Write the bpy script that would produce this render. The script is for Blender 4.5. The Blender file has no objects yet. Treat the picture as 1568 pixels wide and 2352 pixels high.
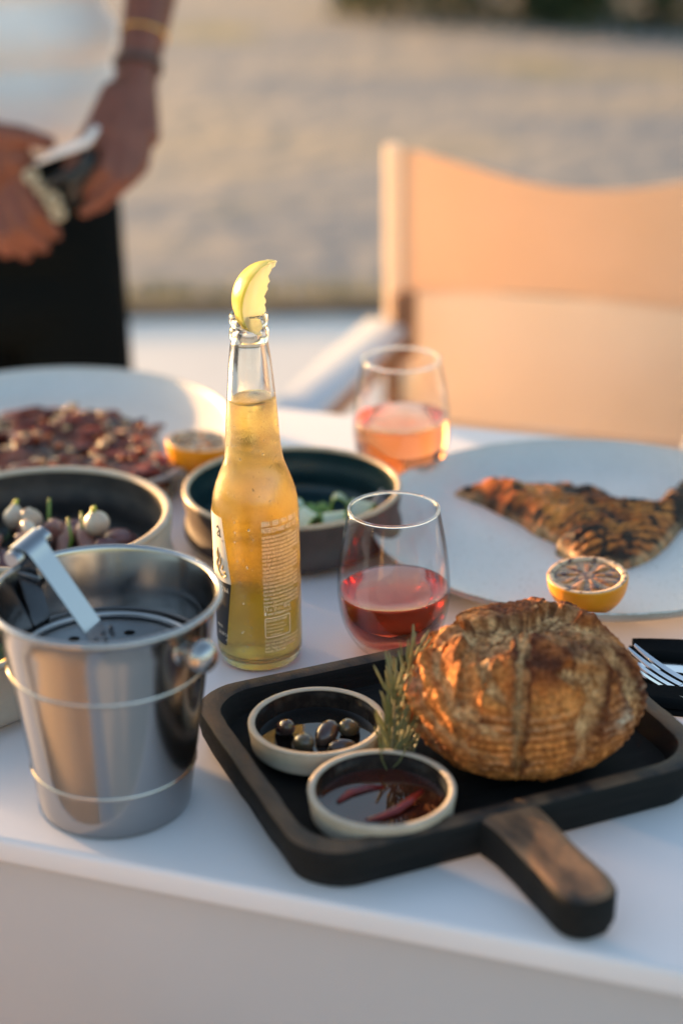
import bpy, bmesh, math, random
import numpy as np
from mathutils import Vector, Matrix
R = math.radians
random.seed(7)
rng = np.random.default_rng(7)
scn = bpy.context.scene
col = scn.collection
TZ = 0.75                                   # height of the table top

# ------------------------------------------------------------------ camera, sky, sun, exposure
cam_d = bpy.data.cameras.new('camera')
cam = bpy.data.objects.new('camera', cam_d); col.objects.link(cam)
_p, _r = R(23.0), R(0.8)
_fw = Vector((0, math.cos(_p), -math.sin(_p))); _rt0 = Vector((1, 0, 0)); _up0 = Vector((0, math.sin(_p), math.cos(_p)))
_rt = _rt0 * math.cos(_r) - _up0 * math.sin(_r); _up = _rt0 * math.sin(_r) + _up0 * math.cos(_r)
cam.matrix_world = Matrix(((_rt.x, _up.x, -_fw.x, 0), (_rt.y, _up.y, -_fw.y, 0), (_rt.z, _up.z, -_fw.z, 1.3201), (0, 0, 0, 1)))
cam_d.sensor_fit = 'VERTICAL'; cam_d.sensor_height = 36; cam_d.sensor_width = 24
cam_d.lens = 3850 / 2352 * 36
cam_d.clip_start = 0.05; cam_d.clip_end = 500
cam_d.dof.use_dof = True; cam_d.dof.focus_distance = 1.135; cam_d.dof.aperture_fstop = 2.5
scn.camera = cam

SUN_EL, SUN_AZ = 5.2, 139.0                # azimuth of the sun, counter-clockwise from +X
sd = Vector((math.cos(R(SUN_EL)) * math.cos(R(SUN_AZ)), math.cos(R(SUN_EL)) * math.sin(R(SUN_AZ)), math.sin(R(SUN_EL))))
wd = bpy.data.worlds.new('World'); scn.world = wd; wd.use_nodes = True
wn = wd.node_tree.nodes; wl = wd.node_tree.links
sky = wn.new('ShaderNodeTexSky'); sky.sky_type = 'NISHITA'; sky.sun_disc = False
sky.sun_elevation = R(SUN_EL); sky.sun_rotation = R(90 - SUN_AZ)
sky.air_density = 1.0; sky.dust_density = 2.6; sky.ozone_density = 1.15
wl.new(sky.outputs[0], wn['Background'].inputs[0]); wn['Background'].inputs[1].default_value = 0.15
sun_d = bpy.data.lights.new('sun', 'SUN'); sun_d.energy = 3.6; sun_d.angle = R(0.8); sun_d.color = (1.0, 0.58, 0.26)
sun = bpy.data.objects.new('sun', sun_d); col.objects.link(sun); sun.rotation_euler = (-sd).to_track_quat('-Z', 'Y').to_euler()
vs = scn.view_settings
vs.view_transform = 'Standard'; vs.look = 'None'; vs.exposure = 2.3; vs.gamma = 1.0; vs.use_curve_mapping = False
cy = scn.cycles
cy.max_bounces = 18; cy.transmission_bounces = 16; cy.transparent_max_bounces = 16; cy.diffuse_bounces = 4; cy.glossy_bounces = 6
cy.caustics_refractive = True; cy.caustics_reflective = False; cy.sample_clamp_indirect = 6.0; cy.blur_glossy = 0.6
cy.use_denoising = True

# ------------------------------------------------------------------ helpers
def tag(o, label=None, cat=None, group=None, kind=None):
    if label: o['label'] = label
    if cat: o['category'] = cat
    if group: o['group'] = group
    if kind: o['kind'] = kind
    return o
def link(o, parent=None):
    col.objects.link(o)
    if parent is not None: o.parent = parent
    return o
def empty(name, loc=(0, 0, 0), rz=0.0):
    o = bpy.data.objects.new(name, None); o.empty_display_size = 0.02
    o.location = loc; o.rotation_euler = (0, 0, rz)
    return link(o)
def mkmesh(name, v, f, smooth=True, sharp=None):
    me = bpy.data.meshes.new(name)
    me.from_pydata([tuple(map(float, q)) for q in v], [], [tuple(int(i) for i in q) for q in f]); me.update()
    if smooth:
        me.shade_smooth()
        if sharp: me.set_sharp_from_angle(angle=R(sharp))
    return me
def obj(name, me, m=None, parent=None, loc=None, rot=None):
    o = bpy.data.objects.new(name, me)
    if m is not None:
        me.materials.clear()
        for mm in (m if isinstance(m, (list, tuple)) else [m]): me.materials.append(mm)
    if loc is not None: o.location = loc
    if rot is not None: o.rotation_euler = rot
    return link(o, parent)
def copy_tree(o, parent=None):
    c = o.copy(); col.objects.link(c); c.parent = parent
    for ch in list(o.children): copy_tree(ch, c)
    return c
def lathe(name, prof, n=96, closed=False, sharp=None, shear=None):
    """prof: (r, z) points; r == 0 makes a pole; closed joins last to first."""
    v, rings = [], []
    for r, z in prof:
        if r <= 1e-7: rings.append([len(v)]); v.append((0, 0, z))
        else:
            rings.append(list(range(len(v), len(v) + n)))
            for k in range(n):
                a = 2 * math.pi * k / n; v.append((r * math.cos(a), r * math.sin(a), z))
    f = []
    for i in range(len(rings) if closed else len(rings) - 1):
        a, b = rings[i], rings[(i + 1) % len(rings)]
        for k in range(n):
            k2 = (k + 1) % n
            if len(a) == 1 and len(b) == 1: continue
            if len(a) == 1: f.append((a[0], b[k2], b[k]))
            elif len(b) == 1: f.append((a[k], a[k2], b[0]))
            else: f.append((a[k], a[k2], b[k2], b[k]))
    if shear:
        z0, k = shear
        v = [(x, y, z + (k * x if z >= z0 else 0)) for x, y, z in v]
    return mkmesh(name, v, f, True, sharp)
def smooth_prof(pts, sub=6):
    """Catmull-Rom through (r, z) points"""
    out = []
    P = [pts[0]] + list(pts) + [pts[-1]]
    for i in range(1, len(P) - 2):
        p0, p1, p2, p3 = [np.array(q, float) for q in P[i - 1:i + 3]]
        for s in range(sub):
            t = s / sub
            out.append(tuple(0.5 * (2 * p1 + (p2 - p0) * t + (2 * p0 - 5 * p1 + 4 * p2 - p3) * t * t + (3 * p1 - p0 - 3 * p2 + p3) * t ** 3)))
    out.append(pts[-1]); return [(max(0.0, a), b) for a, b in out]
def bm_mesh(name, bm, smooth=True, sharp=35):
    me = bpy.data.meshes.new(name); bm.to_mesh(me); bm.free()
    if smooth:
        me.shade_smooth()
        if sharp: me.set_sharp_from_angle(angle=R(sharp))
    return me
def box(name, lo, hi, bev=0.0, seg=2):
    bm = bmesh.new(); bmesh.ops.create_cube(bm, size=1)
    for w in bm.verts:
        w.co = Vector([lo[i] + (w.co[i] + .5) * (hi[i] - lo[i]) for i in range(3)])
    if bev: bmesh.ops.bevel(bm, geom=bm.edges[:], offset=bev, segments=seg, profile=0.5, affect='EDGES')
    return bm_mesh(name, bm)
def tube(pts, rad, n=10, caps=True, up=None, flat=1.0):
    """verts, faces of a swept tube; rad is one radius or one for each point"""
    pts = [Vector(q) for q in pts]; v, f = [], []
    rad = rad if hasattr(rad, '__len__') else [rad] * len(pts)
    prev = None
    for i, q in enumerate(pts):
        t = (pts[min(i + 1, len(pts) - 1)] - pts[max(i - 1, 0)]).normalized()
        if prev is None:
            a = Vector(up) if up else (Vector((0, 0, 1)) if abs(t.z) < .9 else Vector((1, 0, 0)))
        else: a = prev
        b = t.cross(a).normalized(); a = b.cross(t).normalized(); prev = a
        for k in range(n):
            w = 2 * math.pi * k / n
            v.append(q + (a * math.cos(w) * flat + b * math.sin(w)) * rad[i])
    for i in range(len(pts) - 1):
        for k in range(n):
            k2 = (k + 1) % n; f.append((i * n + k, i * n + k2, (i + 1) * n + k2, (i + 1) * n + k))
    if caps:
        f.append(tuple(reversed(range(n)))); f.append(tuple(range((len(pts) - 1) * n, len(pts) * n)))
    return v, f
class MB:
    def __init__(s): s.v, s.f = [], []
    def add(s, vf):
        k = len(s.v); s.v += list(vf[0]); s.f += [tuple(i + k for i in q) for q in vf[1]]; return s
    def mesh(s, name, smooth=True, sharp=40): return mkmesh(name, s.v, s.f, smooth, sharp)
# value noise
_perm = rng.permutation(4096); _val = rng.uniform(-1, 1, 4096)
def vnoise(p):
    p = np.asarray(p, float); i = np.floor(p).astype(int); u = p - i; u = u * u * (3 - 2 * u); out = 0
    for dx in (0, 1):
        for dy in (0, 1):
            for dz in (0, 1):
                h = _val[(_perm[(_perm[(_perm[(i[..., 0] + dx) & 4095] + i[..., 1] + dy) & 4095] + i[..., 2] + dz) & 4095])]
                w = (u[..., 0] if dx else 1 - u[..., 0]) * (u[..., 1] if dy else 1 - u[..., 1]) * (u[..., 2] if dz else 1 - u[..., 2])
                out = out + h * w
    return out
def fbm(p, o=4):
    p = np.asarray(p, float); s = 0; a = 1; t = 0
    for k in range(o): s = s + a * vnoise(p * 2 ** k + 17.3 * k); t += a; a *= .5
    return s / t
def sstep(a, b, x):
    t = np.clip((x - a) / (b - a), 0, 1); return t * t * (3 - 2 * t)
def set_col(me, c):
    at = me.color_attributes.new('tint', 'FLOAT_COLOR', 'POINT')
    a = np.ones((len(me.vertices), 4), np.float32); a[:, :3] = np.clip(c, 0, 1); at.data.foreach_set('color', a.ravel())
def bake(o):
    dg = bpy.context.evaluated_depsgraph_get(); dg.update()
    return bpy.data.meshes.new_from_object(o.evaluated_get(dg), preserve_all_data_layers=True, depsgraph=dg)

# ------------------------------------------------------------------ materials
def newmat(name):
    m = bpy.data.materials.new(name); m.use_nodes = True
    return m, m.node_tree.nodes, m.node_tree.links, m.node_tree.nodes['Principled BSDF']
def pm(name, c, rough=.5, metal=0.0, spec=.5, c2=None, vs=30.0, vstretch=(1, 1, 1), vlo=.4, vhi=.6, bs=0.0, bd=.3, bdist=.001, rvar=0.0, attr=False, coat=0.0, sss=0.0, sssr=(1, .4, .2), sssd=.004, speck=None, detail=4.0, transl=None):
    m, N, L, b = newmat(name)
    b.inputs['Roughness'].default_value = rough; b.inputs['Metallic'].default_value = metal
    b.inputs['Specular IOR Level'].default_value = spec; b.inputs['Coat Weight'].default_value = coat
    if sss:
        b.inputs['Subsurface Weight'].default_value = sss; b.inputs['Subsurface Radius'].default_value = sssr; b.inputs['Subsurface Scale'].default_value = sssd
    tc = N.new('ShaderNodeTexCoord'); mp = N.new('ShaderNodeMapping'); L.new(tc.outputs['Object'], mp.inputs['Vector']); mp.inputs['Scale'].default_value = vstretch
    csock = None
    nz = None
    if c2 is not None or rvar:
        nz = N.new('ShaderNodeTexNoise'); nz.inputs['Scale'].default_value = vs; nz.inputs['Detail'].default_value = detail; L.new(mp.outputs[0], nz.inputs['Vector'])
    if attr:
        at = N.new('ShaderNodeAttribute'); at.attribute_name = 'tint'; csock = at.outputs['Color']
    if c2 is not None:
        cr = N.new('ShaderNodeValToRGB'); cr.color_ramp.elements[0].position = vlo; cr.color_ramp.elements[1].position = vhi
        cr.color_ramp.elements[0].color = (*c, 1); cr.color_ramp.elements[1].color = (*c2, 1); L.new(nz.outputs['Fac'], cr.inputs[0])
        if csock is not None:
            mx = N.new('ShaderNodeMix'); mx.data_type = 'RGBA'; mx.blend_type = 'MULTIPLY'; mx.inputs['Factor'].default_value = 1
            L.new(csock, mx.inputs['A']); L.new(cr.outputs[0], mx.inputs['B']); csock = mx.outputs['Result']
        else: csock = cr.outputs[0]
    if speck:                       # (scale, threshold, colour)
        n2 = N.new('ShaderNodeTexNoise'); n2.inputs['Scale'].default_value = speck[0]; n2.inputs['Detail'].default_value = 2; L.new(mp.outputs[0], n2.inputs['Vector'])
        c3 = N.new('ShaderNodeValToRGB'); c3.color_ramp.elements[0].position = speck[1]; c3.color_ramp.elements[1].position = speck[1] + .04; L.new(n2.outputs['Fac'], c3.inputs[0])
        mx = N.new('ShaderNodeMix'); mx.data_type = 'RGBA'; L.new(c3.outputs[0], mx.inputs['Factor'])
        if csock is not None: L.new(csock, mx.inputs['A'])
        else: mx.inputs['A'].default_value = (*c, 1)
        mx.inputs['B'].default_value = (*speck[2], 1); csock = mx.outputs['Result']
    if csock is not None: L.new(csock, b.inputs['Base Color'])
    else: b.inputs['Base Color'].default_value = (*c, 1)
    if rvar:
        mr = N.new('ShaderNodeMapRange'); L.new(nz.outputs['Fac'], mr.inputs['Value']); mr.inputs['From Min'].default_value = .3; mr.inputs['From Max'].default_value = .7
        mr.inputs['To Min'].default_value = max(0.02, rough - rvar); mr.inputs['To Max'].default_value = rough + rvar; L.new(mr.outputs[0], b.inputs['Roughness'])
    if bs:
        nb = N.new('ShaderNodeTexNoise'); nb.inputs['Scale'].default_value = bs; nb.inputs['Detail'].default_value = 5; L.new(mp.outputs[0], nb.inputs['Vector'])
        bp = N.new('ShaderNodeBump'); bp.inputs['Strength'].default_value = bd; bp.inputs['Distance'].default_value = bdist
        L.new(nb.outputs['Fac'], bp.inputs['Height']); L.new(bp.outputs[0], b.inputs['Normal'])
    if transl:                      # (weight, colour): thin cloth or flesh that lets light through
        tr = N.new('ShaderNodeBsdfTranslucent'); tr.inputs['Color'].default_value = (*transl[1], 1)
        ms = N.new('ShaderNodeMixShader'); ms.inputs[0].default_value = transl[0]
        L.new(b.outputs[0], ms.inputs[1]); L.new(tr.outputs[0], ms.inputs[2]); L.new(ms.outputs[0], N['Material Output'].inputs['Surface'])
    return m
def glassmat(name, c, ior, rough=0.0, bump=None, vol=None, scat=None, dew=0.0):
    m, N, L, b = newmat(name); N.remove(b)
    g = N.new('ShaderNodeBsdfGlass'); g.inputs['Color'].default_value = (*c, 1); g.inputs['IOR'].default_value = ior; g.inputs['Roughness'].default_value = rough
    L.new(g.outputs[0], N['Material Output'].inputs['Surface'])
    if vol:
        va = N.new('ShaderNodeVolumeAbsorption'); va.inputs['Color'].default_value = (*vol[0], 1); va.inputs['Density'].default_value = vol[1]
        L.new(va.outputs[0], N['Material Output'].inputs['Volume'])
        if scat:
            vc = N.new('ShaderNodeVolumeScatter'); vc.inputs['Color'].default_value = (*scat[0], 1); vc.inputs['Density'].default_value = scat[1]; vc.inputs['Anisotropy'].default_value = .4
            ad = N.new('ShaderNodeAddShader'); L.new(va.outputs[0], ad.inputs[0]); L.new(vc.outputs[0], ad.inputs[1]); L.new(ad.outputs[0], N['Material Output'].inputs['Volume'])
    if bump:
        scale, strength, dist, zlo, zhi = bump
        tc = N.new('ShaderNodeTexCoord'); mp = N.new('ShaderNodeMapping'); L.new(tc.outputs['Object'], mp.inputs['Vector'])
        mp.inputs['Rotation'].default_value = (0, R(35), 0); mp.inputs['Scale'].default_value = (1.0, 1.0, .38)
        n1 = N.new('ShaderNodeTexNoise'); n1.inputs['Scale'].default_value = scale; n1.inputs['Detail'].default_value = 3; L.new(mp.outputs[0], n1.inputs['Vector'])
        n2 = N.new('ShaderNodeTexNoise'); n2.inputs['Scale'].default_value = 45; L.new(tc.outputs['Object'], n2.inputs['Vector'])
        sx = N.new('ShaderNodeSeparateXYZ'); L.new(tc.outputs['Object'], sx.inputs[0])
        mr = N.new('ShaderNodeMapRange'); L.new(sx.outputs['Z'], mr.inputs['Value']); mr.inputs['From Min'].default_value = zhi; mr.inputs['From Max'].default_value = zlo
        mr.inputs['To Min'].default_value = .12; mr.inputs['To Max'].default_value = 1
        mu = N.new('ShaderNodeMath'); mu.operation = 'MULTIPLY'; L.new(mr.outputs[0], mu.inputs[0])
        m2 = N.new('ShaderNodeMapRange'); L.new(n2.outputs['Fac'], m2.inputs['Value']); m2.inputs['From Min'].default_value = .35; m2.inputs['From Max'].default_value = .65; m2.inputs['To Min'].default_value = .25
        L.new(m2.outputs[0], mu.inputs[1])
        mh = N.new('ShaderNodeMath'); mh.operation = 'MULTIPLY'; L.new(n1.outputs['Fac'], mh.inputs[0]); L.new(mu.outputs[0], mh.inputs[1])
        bp = N.new('ShaderNodeBump'); bp.inputs['Strength'].default_value = strength; bp.inputs['Distance'].default_value = dist
        L.new(mh.outputs[0], bp.inputs['Height']); L.new(bp.outputs[0], g.inputs['Normal'])
        rr = N.new('ShaderNodeMath'); rr.operation = 'MULTIPLY'; L.new(mu.outputs[0], rr.inputs[0]); rr.inputs[1].default_value = rough; L.new(rr.outputs[0], g.inputs['Roughness'])
        if dew:                     # fine water droplets on the cold glass
            tl = N.new('ShaderNodeBsdfTranslucent'); tl.inputs['Color'].default_value = (.97, .97, .97, 1); L.new(bp.outputs[0], tl.inputs['Normal'])
            dm = N.new('ShaderNodeMath'); dm.operation = 'MULTIPLY'; L.new(mu.outputs[0], dm.inputs[0]); dm.inputs[1].default_value = dew
            ds = N.new('ShaderNodeMath'); ds.operation = 'SUBTRACT'; ds.use_clamp = True; L.new(dm.outputs[0], ds.inputs[0]); ds.inputs[1].default_value = dew * .12
            mx = N.new('ShaderNodeMixShader'); L.new(ds.outputs[0], mx.inputs[0]); L.new(g.outputs[0], mx.inputs[1]); L.new(tl.outputs[0], mx.inputs[2]); L.new(mx.outputs[0], N['Material Output'].inputs['Surface'])
    return m

M = {}
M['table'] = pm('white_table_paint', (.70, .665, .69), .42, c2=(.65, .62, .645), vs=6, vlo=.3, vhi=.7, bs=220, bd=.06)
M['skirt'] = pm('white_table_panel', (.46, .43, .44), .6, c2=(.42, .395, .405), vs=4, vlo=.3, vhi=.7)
M['glass'] = glassmat('clear_glass', (1, 1, 1), 1.48)
def thinglass(name):
    m, N, L, b = newmat(name); N.remove(b)
    lw = N.new('ShaderNodeLayerWeight'); lw.inputs['Blend'].default_value = .5
    p5 = N.new('ShaderNodeMath'); p5.operation = 'POWER'; L.new(lw.outputs['Facing'], p5.inputs[0]); p5.inputs[1].default_value = 5.0
    fr_ = N.new('ShaderNodeMath'); fr_.operation = 'MULTIPLY_ADD'; L.new(p5.outputs[0], fr_.inputs[0]); fr_.inputs[1].default_value = .90; fr_.inputs[2].default_value = .04
    cr = N.new('ShaderNodeValToRGB'); cr.color_ramp.elements[0].position = .72; cr.color_ramp.elements[0].color = (.985, .985, .985, 1); cr.color_ramp.elements[1].position = 1; cr.color_ramp.elements[1].color = (.50, .50, .50, 1)
    L.new(lw.outputs['Facing'], cr.inputs[0])
    tr = N.new('ShaderNodeBsdfTransparent'); L.new(cr.outputs[0], tr.inputs['Color'])
    gl = N.new('ShaderNodeBsdfGlossy'); gl.inputs['Roughness'].default_value = .03
    mx = N.new('ShaderNodeMixShader'); L.new(fr_.outputs[0], mx.inputs[0]); L.new(tr.outputs[0], mx.inputs[1]); L.new(gl.outputs[0], mx.inputs[2])
    L.new(mx.outputs[0], N['Material Output'].inputs['Surface']); return m
M['thin_glass'] = thinglass('thin_blown_glass')
M['bottle'] = glassmat('bottle_glass', (.98, .985, .97), 1.5, .26, bump=(900, .6, .0006, .185, .205), dew=.14)
M['beer'] = glassmat('beer', (1, 1, 1), 1.33, 0, vol=((1.0, .83, .02), 56))
M['wine'] = glassmat('dark_rose_wine', (1, 1, 1), 1.33, 0, vol=((.94, .32, .0), 44))
M['wine2'] = glassmat('light_rose_wine', (1, 1, 1), 1.33, 0, vol=((1.0, .525, .05), 26))
M['steel'] = pm('brushed_steel', (.40, .385, .38), .15, 1.0, rvar=.05, vs=30, vstretch=(1, 1, .15), bs=260, bd=.03)
M['steel_in'] = pm('steel_inside', (.42, .42, .43), .2, 1.0, rvar=.05, vs=25, bs=150, bd=.08)
M['tongs'] = pm('dark_polished_steel', (.34, .34, .35), .09, 1.0, rvar=.04, vs=30)
M['cutlery'] = pm('polished_cutlery', (.70, .71, .74), .14, 1.0)
M['water'] = glassmat('melt_water', (.96, .98, 1), 1.33)
M['wood'] = pm('charred_wood', (.005, .006, .0065), .75, spec=.16, c2=(.017, .016, .016), vs=28, vstretch=(1, 14, 14), vlo=.35, vhi=.75, bs=90, bd=.35, rvar=.12)
M['wood_top'] = pm('worn_wood_rim', (.014, .013, .013), .65, spec=.35, c2=(.125, .072, .042), vs=22, vstretch=(2.5, 1, 1), vlo=.36, vhi=.68, bs=240, bd=.5, rvar=.1, detail=8)
M['handle_top'] = pm('worn_wood_handle', (.02, .016, .014), .6, spec=.35, c2=(.24, .13, .07), vs=20, vstretch=(2.2, 1, 1), vlo=.34, vhi=.62, bs=240, bd=.5, rvar=.1, detail=8)
M['clay'] = pm('raw_stoneware', (.50, .42, .33), .75, c2=(.44, .365, .285), vs=60, bs=500, bd=.12)
M['clay_grey'] = pm('grey_stoneware', (.44, .385, .32), .7, c2=(.40, .35, .29), vs=60, bs=500, bd=.12)
M['dark_glaze'] = pm('dark_brown_glaze', (.018, .014, .013), .16, c2=(.045, .034, .028), vs=120, vlo=.45, vhi=.7, bs=200, bd=.1)
M['charcoal_glaze'] = pm('charcoal_glaze', (.030, .029, .031), .42, c2=(.050, .045, .043), vs=60, bs=300, bd=.08)
M['teal_glaze'] = pm('dark_teal_glaze', (.006, .024, .028), .34, c2=(.010, .032, .036), vs=50)
M['brown_clay'] = pm('dark_brown_clay', (.060, .040, .034), .65, c2=(.075, .050, .042), vs=60, bs=400, bd=.1)
M['tan_rim'] = pm('tan_glazed_rim', (.50, .38, .25), .3, c2=(.42, .31, .20), vs=70)
M['plate'] = pm('pale_speckled_glaze', (.55, .52, .495), .4, c2=(.61, .58, .555), vs=9, vlo=.3, vhi=.7, speck=(420, .66, (.30, .26, .21)))
M['plate_edge'] = pm('bare_plate_edge', (.46, .40, .33), .6, c2=(.60, .57, .53), vs=140, vlo=.4, vhi=.6)
M['plate_out'] = pm('plate_outside', (.52, .49, .45), .5, c2=(.58, .56, .53), vs=30, speck=(500, .65, (.35, .3, .25)))
M['oil'] = pm('dark_marinade', (.010, .007, .006), .05, spec=.6)
M['sauce'] = pm('dark_red_dressing', (.030, .009, .006), .05, c2=(.06, .014, .008), vs=40, spec=.6)
M['label_white'] = pm('label_white', (.66, .60, .52), .5)
M['label_black'] = pm('label_black', (.008, .010, .014), .45)
M['print'] = pm('cream_print', (.98, .90, .76), .5)
M['ink'] = pm('label_ink', (.02, .02, .025), .5)
M['gold_ink'] = pm('gold_ink', (.52, .33, .08), .4, .3)
M['black_cloth'] = pm('black_napkin', (.004, .005, .006), .95, spec=.08, bs=900, bd=.3)
M['canvas'] = pm('tan_canvas', (.78, .605, .45), .85, c2=(.74, .575, .42), vs=8, bs=700, bd=.15, transl=(.42, (.82, .62, .44)))
M['canvas_light'] = pm('pale_canvas', (.86, .74, .61), .85, c2=(.82, .70, .57), vs=6, bs=700, bd=.15, transl=(.40, (.80, .69, .57)))
M['chair_wood'] = pm('teak', (.27, .125, .06), .5, c2=(.20, .085, .04), vs=14, vstretch=(1, 1, 6))
M['post_wood'] = pm('pale_teak', (.74, .58, .40), .6, c2=(.68, .52, .35), vs=14, vstretch=(1, 1, 6))
M['arm_skylit'] = pm('grey_skylit_arm', (.50, .52, .56), .5)  # wooden arm; bluish-grey sky light on its top put into the colour
M['skin'] = pm('skin', (.18, .054, .030), .5, c2=(.15, .044, .024), vs=40, sss=.15, sssd=.006)
M['shirt'] = pm('white_cotton', (.82, .775, .75), .85, c2=(.76, .72, .70), vs=5, bs=9, bd=.4, bdist=.01)
M['trousers'] = pm('black_trousers', (.004, .006, .007), .95, spec=.05, bs=8, bd=.4, bdist=.01)
M['hair'] = pm('black_hair', (.01, .008, .007), .6)
M['bread'] = pm('bread_crust', (1.1, 1.1, 1.1), .80, spec=.2, attr=True, c2=(.55, .47, .42), vs=330, vlo=.36, vhi=.64, bs=430, bd=1.0, bdist=.0022, rvar=.12, detail=6)
M['fish'] = pm('grilled_fish', (1.15, 1.1, 1.05), .55, spec=.25, attr=True, c2=(.6, .55, .5), vs=180, vlo=.35, vhi=.65, bs=400, bd=.5, bdist=.001)
M['stew'] = pm('sliced_octopus', (1, 1, 1), .18, attr=True, c2=(.55, .5, .5), vs=120, vlo=.35, vhi=.65, bs=300, bd=.4)
M['peel'] = pm('lemon_peel', (.82, .30, .005), .38, c2=(.76, .25, .004), vs=20, bs=420, bd=.25, sss=.2, sssr=(1, .6, .1), sssd=.004, speck=(70, .72, (.10, .04, .015)))
M['pith'] = pm('seared_pith', (.62, .42, .26), .5, c2=(.05, .02, .015), vs=170, vlo=.52, vhi=.62, bs=300, bd=.3)
M['pulp'] = pm('seared_lemon_pulp', (.40, .15, .022), .2, c2=(.05, .016, .010), vs=150, vlo=.42, vhi=.64, bs=250, bd=.4, speck=(110, .68, (.50, .30, .16)))
M['membrane'] = pm('seared_membrane', (.44, .24, .12), .35, c2=(.08, .03, .02), vs=200, vlo=.40, vhi=.60)
M['lime_peel'] = pm('lime_peel', (.62, .58, .09), .3, c2=(.80, .74, .26), vs=60, bs=700, bd=.3, transl=(.4, (.85, .78, .14)))
M['lime_flesh'] = pm('lime_flesh', (.92, .88, .62), .25, c2=(.95, .94, .80), vs=160, vstretch=(1, 1, .3), bs=500, bd=.3, transl=(.55, (.98, .93, .60)))
M['olive1'] = pm('brown_olive', (.060, .028, .026), .18, c2=(.095, .055, .038), vs=60, coat=.4)
M['olive2'] = pm('green_brown_olive', (.115, .085, .045), .2, c2=(.075, .05, .036), vs=60, coat=.4)
M['chili'] = pm('red_chili', (.24, .014, .008), .18, c2=(.12, .008, .012), vs=50, vlo=.45, vhi=.7)
M['stem'] = pm('rosemary_stem', (.16, .12, .055), .7)
M['needle'] = pm('rosemary_needle', (.15, .17, .065), .45, c2=(.32, .29, .13), vs=35, vlo=.35, vhi=.65, transl=(.25, (.22, .22, .05)))
M['cucumber'] = pm('cucumber_flesh', (.52, .56, .43), .25, c2=(.44, .50, .34), vs=60)
M['cucumber_skin'] = pm('cucumber_skin', (.14, .24, .035), .35)
M['onion'] = pm('pickled_onion', (.56, .49, .39), .3, c2=(.46, .36, .28), vs=60, sss=.2, sssr=(1, .8, .5), sssd=.004)
M['sprout'] = pm('green_sprout', (.42, .46, .05), .4)
M['octo'] = pm('pink_tentacle', (.40, .21, .16), .3, c2=(.22, .09, .08), vs=45, vlo=.4, vhi=.65)
M['purple'] = pm('purple_skin', (.10, .040, .050), .3, c2=(.20, .09, .085), vs=40)
M['leaf'] = pm('dark_leaf', (.030, .060, .018), .4, c2=(.05, .085, .02), vs=40)
M['nut'] = pm('toasted_nut', (.42, .24, .11), .2, c2=(.55, .38, .22), vs=80)
M['carrot'] = pm('orange_bits', (.46, .11, .022), .15, c2=(.36, .07, .02), vs=80)
M['redstrip'] = pm('dark_red_slice', (.17, .030, .014), .15, c2=(.06, .014, .010), vs=70)
M['yellow_food'] = pm('yellow_petal', (.55, .30, .02), .4)
M['gold'] = pm('gold_metal', (.85, .50, .15), .25, 1.0)
M['strap'] = pm('dark_strap', (.075, .045, .04), .6)
M['cream'] = pm('cream_plastic', (.40, .33, .22), .4)
M['blackplastic'] = pm('black_plastic', (.008, .009, .010), .35)
M['hedge'] = pm('hedge_leaf', (.022, .042, .012), .6, c2=(.035, .058, .016), vs=3)
M['bark'] = pm('bark', (.06, .045, .03), .8)
M['grass'] = pm('dry_grass', (.22, .19, .04), .7, c2=(.12, .13, .03), vs=4)
M['edging'] = pm('timber_edging', (.085, .060, .040), .8, c2=(.14, .10, .065), vs=6)
M['paving'] = pm('pale_paving', (.56, .545, .53), .8, c2=(.66, .63, .60), vs=1.4, vlo=.3, vhi=.7, bs=40, bd=.2)

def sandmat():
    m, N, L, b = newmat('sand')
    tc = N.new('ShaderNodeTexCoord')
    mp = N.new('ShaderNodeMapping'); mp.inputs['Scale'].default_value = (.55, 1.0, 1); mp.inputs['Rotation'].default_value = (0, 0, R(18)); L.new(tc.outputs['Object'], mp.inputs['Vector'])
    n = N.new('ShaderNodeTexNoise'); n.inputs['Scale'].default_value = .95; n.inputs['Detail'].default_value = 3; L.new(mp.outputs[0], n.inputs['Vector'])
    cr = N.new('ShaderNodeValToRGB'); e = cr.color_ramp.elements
    e[0].position = .38; e[0].color = (.165, .18, .20, 1); e[1].position = .62; e[1].color = (.29, .245, .19, 1)  # bluish-grey and warm patches paint dappled shade and sun into the sand
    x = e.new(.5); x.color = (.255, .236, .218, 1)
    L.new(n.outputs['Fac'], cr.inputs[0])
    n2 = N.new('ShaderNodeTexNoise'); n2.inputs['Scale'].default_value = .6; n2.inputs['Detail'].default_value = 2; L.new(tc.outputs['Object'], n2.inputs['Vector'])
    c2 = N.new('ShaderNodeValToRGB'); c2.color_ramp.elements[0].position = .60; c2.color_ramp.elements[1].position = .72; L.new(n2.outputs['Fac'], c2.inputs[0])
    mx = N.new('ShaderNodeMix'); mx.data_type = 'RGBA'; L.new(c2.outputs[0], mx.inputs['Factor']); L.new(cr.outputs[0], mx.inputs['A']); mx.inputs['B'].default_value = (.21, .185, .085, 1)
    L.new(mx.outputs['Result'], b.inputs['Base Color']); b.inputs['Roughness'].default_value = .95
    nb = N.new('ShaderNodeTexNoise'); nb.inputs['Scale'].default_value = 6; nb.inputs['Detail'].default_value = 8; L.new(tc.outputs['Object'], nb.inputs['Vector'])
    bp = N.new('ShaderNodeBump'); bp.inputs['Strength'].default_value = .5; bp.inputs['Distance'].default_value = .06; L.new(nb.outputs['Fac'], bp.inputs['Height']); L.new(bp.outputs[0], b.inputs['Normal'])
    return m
M['sand'] = sandmat()

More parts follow.
